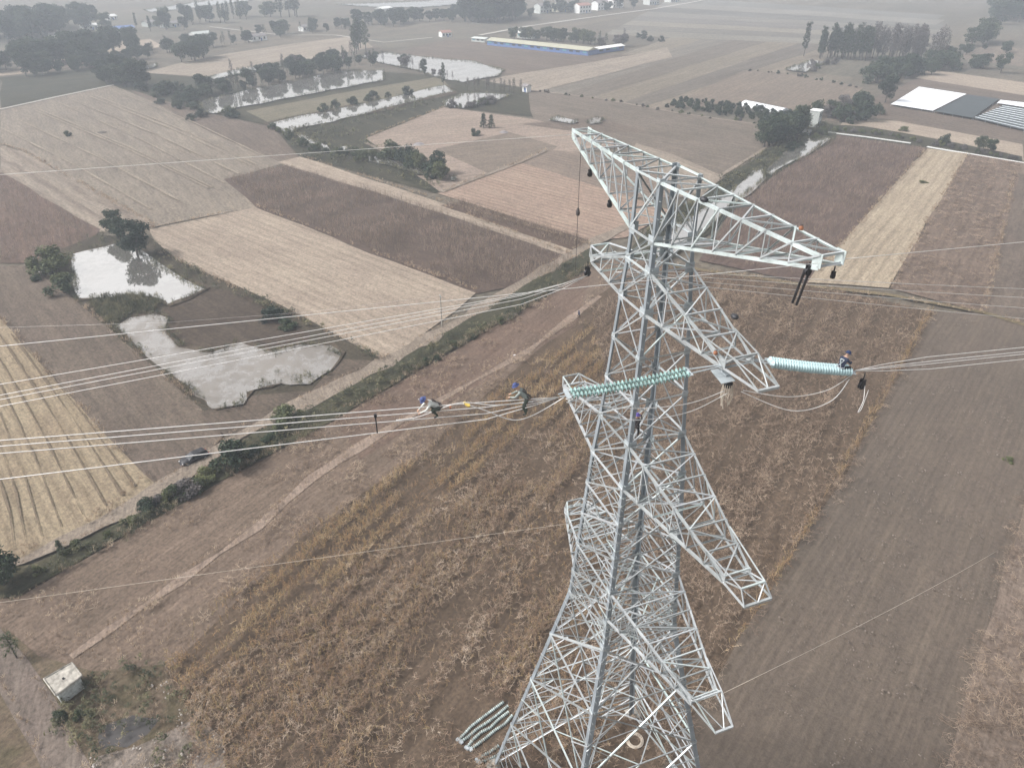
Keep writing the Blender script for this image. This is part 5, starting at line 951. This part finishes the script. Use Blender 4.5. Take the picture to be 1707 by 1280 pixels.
def person(loc, rz, pose, label, shirt, trousers, helmet, strap=None):
    J = POSES[pose]; V = []; E_ = []; rad = []; reg = []; ix = {}
    def add(k, p, r, g): ix[k] = len(V); V.append(Vector(p)); rad.append(r); reg.append(g)
    for k in ('pelvis', 'spine', 'chest', 'neck', 'head', 'top'): add(k, J[k], RAD[k], {'pelvis': 1, 'spine': 0, 'chest': 0, 'neck': 2, 'head': 2, 'top': 2}[k])
    for a, b in zip(('pelvis', 'spine', 'chest', 'neck', 'head'), ('spine', 'chest', 'neck', 'head', 'top')): E_.append((ix[a], ix[b]))
    fw = (Vector(J['head']) - Vector(J['neck'])); fw = Vector((0, 1, 0)) if pose in ('climb', 'walk') else Vector((0, .75, -.6)); add('nose', Vector(J['head']) + fw * .125, .02, 2); E_.append((ix['head'], ix['nose']))
    for s in (-1, 1):
        off = .10 if (pose == 'walk' and s > 0) else 0.0
        for k in ('sh', 'el', 'wr', 'ha', 'hip', 'kn', 'an', 'toe'):
            p = Vector(J[k]); p.x *= s
            if pose == 'walk' and k in ('kn', 'an', 'toe'): p.y += .16 * s
            if pose == 'walk' and k in ('wr', 'ha'): p.y -= .16 * s
            if pose == 'climb' and s < 0 and k in ('kn', 'an', 'toe'): p.z += .28; p.y += .1 if k == 'kn' else 0
            add(k + str(s), p, RAD[k], {'sh': 0, 'el': 0, 'wr': 0, 'ha': 2, 'hip': 1, 'kn': 1, 'an': 1, 'toe': 3}[k])
        for a, b in (('sh', 'el'), ('el', 'wr'), ('wr', 'ha'), ('hip', 'kn'), ('kn', 'an'), ('an', 'toe')): E_.append((ix[a + str(s)], ix[b + str(s)]))
        E_.append((ix['chest'], ix['sh' + str(s)])); E_.append((ix['pelvis'], ix['hip' + str(s)]))
        h = Vector(V[ix['ha' + str(s)]]); d = (h - V[ix['wr' + str(s)]]).normalized(); sd2 = d.cross(Vector((0, 0, 1))).normalized(); dn = Vector((0, 0, -1))
        for q in range(5):     # four fingers and a thumb from the side of the palm
            if q < 4: b0 = h + sd2 * (q - 1.5) * .022 + d * .02; f1 = b0 + d * (.045, .052, .048, .038)[q]; f2 = f1 + d * .022 + dn * .03
            else: b0 = h + sd2 * .035 * s - d * .02; f1 = b0 + sd2 * .03 * s + d * .03; f2 = f1 + d * .03 + dn * .01
            i = len(V)
            for p in (f1, f2): V.append(p); rad.append(.0095); reg.append(2)
            E_ += [(ix['ha' + str(s)], i), (i, i + 1)]
    me = bpy.data.meshes.new('person'); me.from_pydata([tuple(v) for v in V], E_, []); me.update(); ob = bpy.data.objects.new('tmp_person', me); C.objects.link(ob)
    sk = ob.modifiers.new('skin', 'SKIN'); sk.use_smooth_shade = True; ss = ob.modifiers.new('sub', 'SUBSURF'); ss.levels = 1; ss.render_levels = 1
    for i, d in enumerate(me.skin_vertices[0].data): d.radius = (rad[i], rad[i]); d.use_root = (i == 0)
    dg = bpy.context.evaluated_depsgraph_get(); ev = bpy.data.meshes.new_from_object(ob.evaluated_get(dg)); bpy.data.objects.remove(ob)
    ev.materials.clear(); skin, shoe = M['skin'], M['iron']
    for m in (shirt, trousers, skin, shoe): ev.materials.append(m)
    VV = np.array([tuple(v) for v in V]); RR = np.array(rad)
    seg = [(a, b) for a, b in E_]
    for p in ev.polygons:
        c = np.array(p.center); best = (9, 0)
        for a, b in seg:
            ab = VV[b] - VV[a]; t = float(np.clip(np.dot(c - VV[a], ab) / (np.dot(ab, ab) + 1e-9), 0, 1)); dd = np.linalg.norm(c - VV[a] - ab * t) - (RR[a] * (1 - t) + RR[b] * t)
            if dd < best[0]: best = (dd, reg[b] if t > .5 else reg[a])
        p.material_index = best[1]
    o = link('person', ev); o.location = loc; o.rotation_euler = (0, 0, rz); tag(o, label, 'person')
    hd = Vector(J['head']); up = (Vector(J['top']) - hd).normalized()
    q = MB(); q.lathe([(.128, .0), (.126, .03), (.116, .075), (.09, .115), (.045, .135), (.0, .14)], 14, up, hd + up * .045); q.lathe([(.12, .01), (.19, -.005), (.185, -.015), (.12, 0)], 14, up, hd + up * .045); q.build('helmet', helmet, o, True)
    q = MB()
    for s in (-1, 1): q.lathe([(0, -.012), (.012, 0), (0, .012)], 6, None, hd + Vector((s * .038, 0, 0)) + fw * .098 + up * .02)
    q.build('eyes', M['iron'], o)
    if strap is not None:
        ch = Vector(J['chest']); sp = Vector(J['spine']); pl = Vector(J['pelvis']); q = MB(); ax = (ch - pl).normalized(); bk = Vector((0, -1, 0)); bk = (bk - ax * bk.dot(ax)).normalized()
        q.tube([ch + Vector((s_ * .1, 0, 0)) + bk * .165 for s_ in (-1, 0, 1)], .022, 5); q.tube([ch + Vector((.1, 0, 0)) + bk * .16, sp + bk * .15, pl + Vector((-.1, 0, 0)) + bk * .16], .024, 5); q.tube([ch + Vector((-.1, 0, 0)) + bk * .16, sp + bk * .152, pl + Vector((.1, 0, 0)) + bk * .16], .024, 5)
        q.tube([pl + Vector((math.cos(t) * .17, math.sin(t) * .165, .06)) for t in np.linspace(0, 6.28, 13)], .03, 5); q.build('safety_harness', strap, o)
    return o
w_white, w_blue, w_navy, w_purple = cloth('white_helmet', (.70, .72, .74, 1)), cloth('blue_helmet', (.055, .075, .19, 1)), cloth('navy_helmet', (.03, .05, .12, 1)), cloth('violet_blue_helmet', (.16, .12, .42, 1))
c_pale, c_grey, c_navy, c_black, c_green, c_olive = cloth('pale_grey_jacket', (.60, .61, .58, 1)), cloth('grey_green_jacket', (.26, .29, .27, 1)), cloth('navy_cloth', (.035, .045, .08, 1)), cloth('black_cloth', (.025, .025, .03, 1)), cloth('dark_green_trousers', (.07, .085, .07, 1)), cloth('camouflage_cloth', (.12, .13, .09, 1))
person(EN + dN * 5.75 + Vector((0, 0, -.42)), R(178), 'crouch', 'person in pale grey jacket crouching on the wires at far left of the bundle', c_pale, c_green, w_blue, M['drope'])
person(EN + dN * 1.55 + Vector((-.05, 0, -.86)), R(150), 'lean', 'person in grey green jacket with blue helmet leaning at the end of the green string', c_grey, c_green, w_blue, M['drope'])
person(EP + Vector((-.15, -.75, .1)), R(12), 'sit', 'person in navy clothes sitting on the outer end of the cyan string', c_navy, c_black, w_navy, M['plate'])
person(Vector((1.55, -1.3, 43.55)), R(60), 'climb', 'person in black clothes standing inside the tower at the middle arm', c_black, c_black, w_purple, M['drope'])
person(gp(965, 530, .02), R(200), 'walk', 'tiny person in dark clothes walking on the footpath', c_navy, c_black, w_navy)

# ------------------------------------------------------------------ the parked car
def car(px, py, rz, label):
    o = empty('car', gp(px, py, .02), rz); tag(o, label, 'car'); paint = simple('dark_violet_car_paint', (.010, .009, .012, 1), .55, .0, .05, 2); glass = simple('tinted_car_glass', (.02, .022, .026, 1), .2, 0, .05, 2); lamp = simple('car_lamp', (.6, .6, .6, 1), .15, 0, .05, 4); red = simple('red_car_lamp', (.35, .02, .02, 1), .2, 0, .05, 4)
    st = [(-2.15, .62, .45, .72), (-2.05, .78, .28, .9), (-1.5, .86, .24, .98), (-.6, .88, .22, .96), (.5, .88, .22, .94), (1.1, .87, .24, .92), (1.8, .82, .26, .82), (2.1, .68, .34, .66)]; vs = []; fs = []
    for x, w, z0, z1 in st: vs += [(x, -w * .9, z0), (x, -w, (z0 + z1) / 2), (x, -w * .94, z1), (x, 0, z1 + .05), (x, w * .94, z1), (x, w, (z0 + z1) / 2), (x, w * .9, z0)]
    n = 7
    for i in range(len(st) - 1): fs += [(i * n + k, i * n + (k + 1) % n, (i + 1) * n + (k + 1) % n, (i + 1) * n + k) for k in range(n)]
    mk('body', vs, fs + [tuple(range(n))[::-1], tuple((len(st) - 1) * n + k for k in range(n))], paint, o, True)
    def slab(pts, w0, w1, name, mat):      # cabin side section extruded with tumblehome
        vs = [(x, -(w0 if z < 1.1 else w1), z) for x, z in pts] + [(x, (w0 if z < 1.1 else w1), z) for x, z in pts]; m = len(pts); mk(name, vs, [tuple(range(m)), tuple(range(m, 2 * m))[::-1]] + [(i, (i + 1) % m, m + (i + 1) % m, m + i) for i in range(m)], mat, o)
    slab([(-1.95, .92), (-1.65, 1.42), (.25, 1.44), (1.05, .92)], .80, .60, 'window', glass); slab([(-1.72, 1.40), (-1.5, 1.49), (.1, 1.50), (.32, 1.41)], .62, .60, 'roof', paint)
    q = MB()
    for x in (-.75, .12): 
        for s in (-1, 1): q.tube([(x, s * .81, .94), (x - .03, s * .615, 1.42)], .035, 4)
    q.build('pillar', paint, o)
    for x in (-1.35, 1.32):
        for s in (-1, 1):
            t = MB(); t.lathe([(.2, -.1), (.31, -.1), (.33, -.05), (.33, .05), (.31, .1), (.2, .1)], 16, (0, 1, 0), (x, s * .78, .33)); wv = t.build('tyre', M['iron'], o, True); t = MB(); t.lathe([(0, .05), (.12, .06), (.2, .04), (.2, -.04), (0, -.04)], 10, (0, s, 0), (x, s * .82, .33)); t.build('rim', M['plate'], wv)
    for s in (-1, 1):
        q = MB(); q.box((1.98, s * .55, .66), (.22, .3, .13), rz=-s * .3); q.build('headlight', lamp, o); q = MB(); q.box((-2.08, s * .58, .8), (.1, .24, .2)); q.build('tail_lamp', red, o); q = MB(); q.box((.75, s * .95, 1.0), (.16, .2, .13)); q.build('mirror', paint, o)
    q = MB(); q.box((2.1, 0, .42), (.06, .9, .16)); q.build('grille', M['iron'], o); q = MB(); q.box((2.12, 0, .3), (.04, .42, .1)); q.build('number_plate', M['blue'], o)
car(325, 768, ang(349, 752, 303, 772), 'dark car parked on the track beside the ditch')

# ------------------------------------------------------------------ buildings and farm structures
def uv2(a, b, c): return (b - a), (c - a)
hut = empty('concrete_hut', gp(105, 1150)); tag(hut, 'small flat roofed concrete hut beside the yard track', 'hut'); HB = gp(105, 1150)
hz = 2.3; rc = [gp(x, y, hz) - HB for x, y in ((73, 1131), (93, 1159), (137, 1126), (120, 1104))]
q = MB(); q.prism([(p.x, p.y) for p in rc], hz - .14, hz); q.build('roof_slab', M['concrete'], hut)
cen = sum(rc, Vector()) / 4; q = MB()
for i in range(4): a, b = rc[i], rc[(i + 1) % 4]; q.tube([(a.x, a.y, hz + .05), (b.x, b.y, hz + .05)], .085, 4)
q.build('roof_rim', M['concrete'], hut); wl_ = [cen + (p - cen) * .86 for p in rc]; q = MB(); q.prism([(p.x, p.y) for p in wl_], 0, hz - .14); q.build('wall', M['plaster'], hut)
q = MB(); q.lathe([(.1, 0), (.13, .12), (.07, .12), (.07, .02)], 8, None, (cen.x + .1, cen.y, hz)); q.build('roof_vent', M['iron'], hut)
q = MB(); m_ = (wl_[0] + wl_[3]) / 2; dd = (wl_[3] - wl_[0]); q.box((m_.x, m_.y, .95), (.9, .08, 1.9), rz=math.atan2(dd.y, dd.x)); q.build('door', M['iron'], hut)
def house(px, py, L, Wd, h, rz, wall, roof, label, cat='house', group=None, floors=1, gable=1.6, eave=.4, wins=4, flat=False):
    o = empty('house', gp(px, py), rz); tag(o, label, cat, group); q = MB(); q.box((0, 0, h / 2), (L, Wd, h)); wo = q.build('wall', M[wall], o)
    if flat: q = MB(); q.box((0, 0, h + .12), (L + eave, Wd + eave, .24)); ro = q.build('roof', M[roof], o)
    else:
        a, b = L / 2 + eave, Wd / 2 + eave; q = MB(); z0 = h - eave * .25
        q.add([(-a, -b, z0), (a, -b, z0), (a, 0, h + gable), (-a, 0, h + gable), (-a, b, z0), (a, b, z0), (-a, -b, z0 - .14), (a, -b, z0 - .14), (a, 0, h + gable - .16), (-a, 0, h + gable - .16), (-a, b, z0 - .14), (a, b, z0 - .14)],
              [(0, 1, 2, 3), (3, 2, 5, 4), (7, 6, 9, 8), (8, 9, 10, 11), (0, 6, 7, 1), (4, 5, 11, 10), (0, 3, 9, 6), (3, 4, 10, 9), (1, 7, 8, 2), (2, 8, 11, 5)]); ro = q.build('roof', M[roof], o)
        q = MB(); c = L / 2 - .02
        for s in (-1, 1): q.add([(s * c, -Wd / 2, h - .01), (s * c, Wd / 2, h - .01), (s * c, 0, h + gable - .2)], [(0, 1, 2)])
        q.build('gable', M[wall], o)
    fh = h / floors
    for fl in range(floors):
        for k in range(wins):
            for s in (-1, 1):
                x = -L / 2 + (k + .5) * L / wins; z = fl * fh + fh * .55; q = MB(); q.box((x, s * (Wd / 2 + .02), z), (min(1.3, L / wins * .5), .06, fh * .42)); wn_ = q.build('window', M['pane'], o); q = MB(); q.box((x, s * (Wd / 2 + .06), z - fh * .24), (min(1.5, L / wins * .58), .14, .08)); q.build('sill', M['concrete'], wn_)
    q = MB(); q.box((L * .12, -Wd / 2 - .03, 1.0), (1.0, .06, 2.0)); q.build('door', M['blue'], o); return o
# the long cream roofed shed with the blue wall
a0, a1 = gp(812, 76), gp(980, 94); sL = (a1 - a0).length; srz = math.atan2((a1 - a0).y, (a1 - a0).x); nrm = Vector((-math.sin(srz), math.cos(srz), 0)); nrm = nrm if nrm.dot(a0 - CAM) > 0 else -nrm
def shed(base0, base1, depth, h, wall, roof, label, bays, gable=1.4, wallgap=None):
    L = (base1 - base0).length; rz = math.atan2((base1 - base0).y, (base1 - base0).x); n2 = Vector((-math.sin(rz), math.cos(rz), 0)); s = 1 if n2.dot(base0 - CAM) > 0 else -1; c = (base0 + base1) / 2 + n2 * s * depth / 2
    o = empty('shed', (c.x, c.y, 0), rz); tag(o, label, 'shed'); q = MB(); q.box((0, 0, h / 2), (L, depth, h)); q.build('wall', M[wall], o); a, b = L / 2 + .5, depth / 2 + .6; q = MB()
    q.add([(-a, -b, h - .1), (a, -b, h - .1), (a, 0, h + gable), (-a, 0, h + gable), (-a, b, h - .1), (a, b, h - .1), (-a, -b, h - .25), (a, -b, h - .25), (a, b, h - .25), (-a, b, h - .25)], [(0, 1, 2, 3), (3, 2, 5, 4), (0, 6, 7, 1), (4, 5, 8, 9), (6, 9, 8, 7), (0, 3, 4), (1, 5, 2)]); q.build('roof', M[roof], o)
    for k in range(bays):
        x = -L / 2 + (k + .5) * L / bays; q = MB(); q.box((x, -s * (depth / 2 + .03), h * .62), (L / bays * .55, .08, h * .3)); q.build('window', M['pane' if k % 3 else 'teal'], o)
    return o
shed(a0, a1, 11, 3.4, 'blue', 'cream', 'long low shed with cream roof and blue wall', 16)
shed(gp(985, 92), gp(1040, 84), 7, 3.0, 'blue', 'white', 'small white roofed annex with blue wall beside the long shed', 5, .8)
shed(gp(862, 64), gp(888, 66), 6, 4.0, 'plaster', 'white', 'small pale house behind the long cream shed', 3, 1.2)
shed(gp(786, 70), gp(808, 72), 8, 2.6, 'plaster', 'plaster', 'low grey lean-to at the left end of the long shed', 3, .6)
house(878, 154, 3.2, 3.0, 3.2, .4, 'white', 'tile', 'tiny white pump house on the field path by the bare row', 'pump house', wins=1, gable=.8)
pt = house(1356, 212, 4.6, 4.0, 6.6, A_R, 'plaster', 'white', 'narrow two storey pump tower with white top by the channel', 'pump house', floors=2, wins=2, flat=True)
house(1344, 226, 4.0, 2.6, 1.6, A_R, 'plaster', 'concrete', 'low concrete sluice shed in front of the pump tower', 'shed', wins=1, flat=True)
# far village, upper left, and the pale farm houses, top centre
vill = [(96, 66, 10, 6, 'white', 'tile', 'low white house at the edge of the upper left wood'), (136, 72, 9, 6, 'white', 'tile', 'white house with grey roof right of the upper left wood'), (150, 50, 12, 7, 'plaster', 'white', 'long pale shed among the far left trees'),
        (176, 58, 11, 7, 'cream', 'white', 'cream house beside the far blue roofed barn'), (206, 54, 16, 8, 'white', 'blue', 'far barn with a blue roof'), (184, 34, 10, 7, 'white', 'white', 'small white house under the hazy left lake'),
        (255, 44, 16, 8, 'plaster', 'tile', 'pale grey farmhouse in front of the village trees'), (285, 46, 14, 8, 'plaster', 'tile', 'second pale farmhouse beside the grey farmhouse'), (335, 64, 14, 7, 'white', 'plaster', 'white roofed house above the far fish pond'), (430, 68, 12, 6, 'white', 'tile', 'white house in the far middle left'),
        (510, 52, 10, 6, 'white', 'tile', 'white house by the tall far trees'), (742, 62, 8, 6, 'white', 'red', 'small white hut on the far lane'), (640, 20, 16, 9, 'white', 'white', 'white block on the shore of the hazy lake')]
for (x, y, L, d_, w, rf, lb) in vill: house(x, y, L, d_, 3.4, random.uniform(-.2, .2) + ang(x, y, x + 40, y - 4), w, rf, lb, wins=3, gable=1.4)
farm = [(905, 22, 'pale grey two storey house left in the top farm group', 'plaster', 'tile'), (935, 20, 'cream two storey house second in the top farm group', 'cream', 'tile'), (970, 22, 'pinkish house with red roof in the top farm group', 'white', 'red'), (1000, 17, 'white tall house right in the top farm group', 'white', 'tile'), (1025, 13, 'white house with grey roof near the far road', 'white', 'tile'), (1085, 8, 'pale barn at the far end of the road', 'plaster', 'white'), (1120, 4, 'dim house farthest along the road', 'plaster', 'tile')]
for (x, y, lb, w, rf) in farm: house(x, y, 15, 10, 7.0, ang(x, y, x + 40, y - 3), w, rf, lb, floors=2, wins=4, gable=2.0)
# sheeting, tunnels, irrigation channel
def cover(pix, mat, label, h=1.0, stripes=0, stripe_mat='film'):
    base = gp(*pix[0]); P = [gp(x, y, h) for x, y in pix]; o = empty('crop_cover', base); tag(o, label, 'crop cover'); Q = [p - base for p in P]
    q = MB(); q.prism([(p.x, p.y) for p in Q], h, h + .05); q.build('cover_sheet', M[mat], o)
    for i in range(4):
        for t in (0, .25, .5, .75): p = Q[i].lerp(Q[(i + 1) % 4], t); q = MB(); q.tube([(p.x, p.y, 0), (p.x, p.y, h)], .05, 5); q.build('post', M['plate'], o)
    for k in range(stripes):
        t = (k + .5) / stripes; a = Q[0].lerp(Q[1], t); b = Q[3].lerp(Q[2], t); q = MB(); q.tube([(a.x, a.y, h + .06), (b.x, b.y, h + .06)], .16, 5); q.build('ridge_sheet', M[stripe_mat], o)
cover([(1485, 174), (1532, 145), (1611, 157), (1555, 185)], 'film', 'large bright white plastic crop cover at right')
cover([(1558, 186), (1613, 158), (1666, 165), (1621, 197)], 'net', 'dark shade net between the white cover and the striped cover')
cover([(1673, 176), (1623, 197), (1707, 217), (1760, 190)], 'net', 'striped net cover at the right picture edge', .9, 9, 'plate')
cover([(1668, 167), (1662, 172), (1740, 184), (1740, 175)], 'film', 'narrow white cover strip behind the striped net', 1.2)
t0, t1 = gp(1241, 176), gp(1308, 190); o = empty('polytunnel', t0); tag(o, 'white plastic tunnel behind the orchard bushes', 'polytunnel'); d = t1 - t0; L = d.length; d /= L; sd3 = Vector((-d.y, d.x, 0)); q = MB(); n = 10
vs = [d * (L * i / 12) + sd3 * (math.cos(math.pi * k / n) * 3.0) + Vector((0, 0, math.sin(math.pi * k / n) * 2.3)) for i in range(13) for k in range(n + 1)]; q.add(vs, [(i * 11 + k, i * 11 + k + 1, (i + 1) * 11 + k + 1, (i + 1) * 11 + k) for i in range(12) for k in range(n)]); q.add(vs[:11], [tuple(range(11))]); q.add(vs[-11:], [tuple(range(11))]); q.build('tunnel_film', M['film'], o)
q = MB()
for i in range(13): q.tube([v * 1.0 + Vector((0, 0, .03)) for v in vs[i * 11:(i + 1) * 11]], .05, 4)
q.build('hoops', M['plate'], o)
def channel(pix, label):
    P = [gp(x, y) for x, y in pix]; q = MB()
    for a, b in zip(P, P[1:]):
        d = (b - a).normalized(); s = Vector((-d.y, d.x, 0))
        for k in (-1, 1): c = (a + b) / 2 + s * .38 * k; q.box((c.x, c.y, .2), ((b - a).length, .16, .4), rz=math.atan2(d.y, d.x))
        c = (a + b) / 2; q.box((c.x, c.y, .07), ((b - a).length, .6, .06), rz=math.atan2(d.y, d.x))
    o = q.build('irrigation_channel', M['white']); tag(o, label, 'channel')
channel([(1380, 222), (1440, 229), (1518, 240)], 'pale concrete irrigation channel along the right lane, left stretch'); channel([(1545, 246), (1640, 262), (1760, 282)], 'pale concrete irrigation channel along the right lane, right stretch')
# small things on the ground
def sack(px, py, s, mat, label):
    q = MB(); q.lathe([(0, 0), (.5 * s, .02), (.55 * s, .15 * s), (.4 * s, .38 * s), (.1 * s, .45 * s), (0, .44 * s)], 9); o = q.build('sack', M[mat], None, True); o.location = gp(px, py, .02); o.scale = (1, .7, 1); o.rotation_euler.z = random.uniform(0, 3); tag(o, label, 'sack')
sack(858, 594, .8, 'film', 'white sack lying on the footpath field'); sack(757, 549, .6, 'film', 'small white sack beside the track under the far wires'); sack(698, 668, .7, 'film', 'small white sack above the crouching worker'); sack(38, 1002, .5, 'film', 'white scrap on the ditch bank at left'); sack(350, 828, .6, 'film', 'pale scrap below the bush thicket')
def heap(px, py, r_, h, mat, label):
    q = MB(); n = 16; prof = [(r_, 0), (r_ * .8, h * .35), (r_ * .45, h * .8), (0.01, h)]; q.lathe(prof, n); q.v = [tuple(Vector(v) * (1 + .25 * (float(vnoise(v[0] * 3, v[1] * 3, 1.3, 4)) - .5)) if v[2] > 0 else v) for v in q.v]; o = q.build('straw_heap', M[mat], None, True); o.location = gp(px, py); tag(o, label, 'heap')
heap(840, 222, 2.2, .9, 'tile', 'low brown heap right of the twin field trees'); heap(698, 242, 2.6, .9, 'tile', 'low red brown heap in the pink field near the channel'); heap(170, 222, 2.4, .6, 'soildark', 'low dark heap in the great ridged field')
heap(1655, 930, 1.6, .35, 'soildark', 'dark trampled earth mound where the guy rope ends')
q = MB(); [q.tube([Vector((math.cos(t + k) * (.35 + .05 * k), math.sin(t + k) * .22, .06 + .02 * k)) for t in np.linspace(0, 6.0, 14)], .025, 4) for k in range(4)]; o = q.build('rope_coil', M['rope']); o.location = gp(1550, 1175, .02); o.scale = (1.6, 1.6, 1); tag(o, 'small pale tangle of rope on the bare soil', 'rope coil')
q = MB(); q.tube([(-1.3, 0, .1), (1.3, .1, .12)], .09, 6); o = q.build('log', M['rope']); o.location = gp(402, 682, .02); o.rotation_euler.z = ang(385, 680, 425, 688); tag(o, 'pale log lying at the near edge of the muddy pond', 'log')

# ------------------------------------------------------------------ haze: one closed box of thin pale air round everything
hv = MB(); hv.box((-2150, 0, 36.5), (6300, 8600, 75.0)); hz_o = hv.build('haze', None); hm = bpy.data.materials.new('thin_haze'); hm.use_nodes = True; hm.node_tree.nodes.clear()
ho_ = hm.node_tree.nodes.new('ShaderNodeOutputMaterial'); pv = hm.node_tree.nodes.new('ShaderNodeVolumePrincipled'); pv.inputs['Density'].default_value = 0.00052; pv.inputs['Color'].default_value = (0.80, 0.87, 0.96, 1); pv.inputs['Anisotropy'].default_value = 0.1
hm.node_tree.links.new(pv.outputs[0], ho_.inputs['Volume']); hz_o.data.materials.append(hm); tag(hz_o, 'thin pale haze over the whole plain', 'haze', kind='stuff')
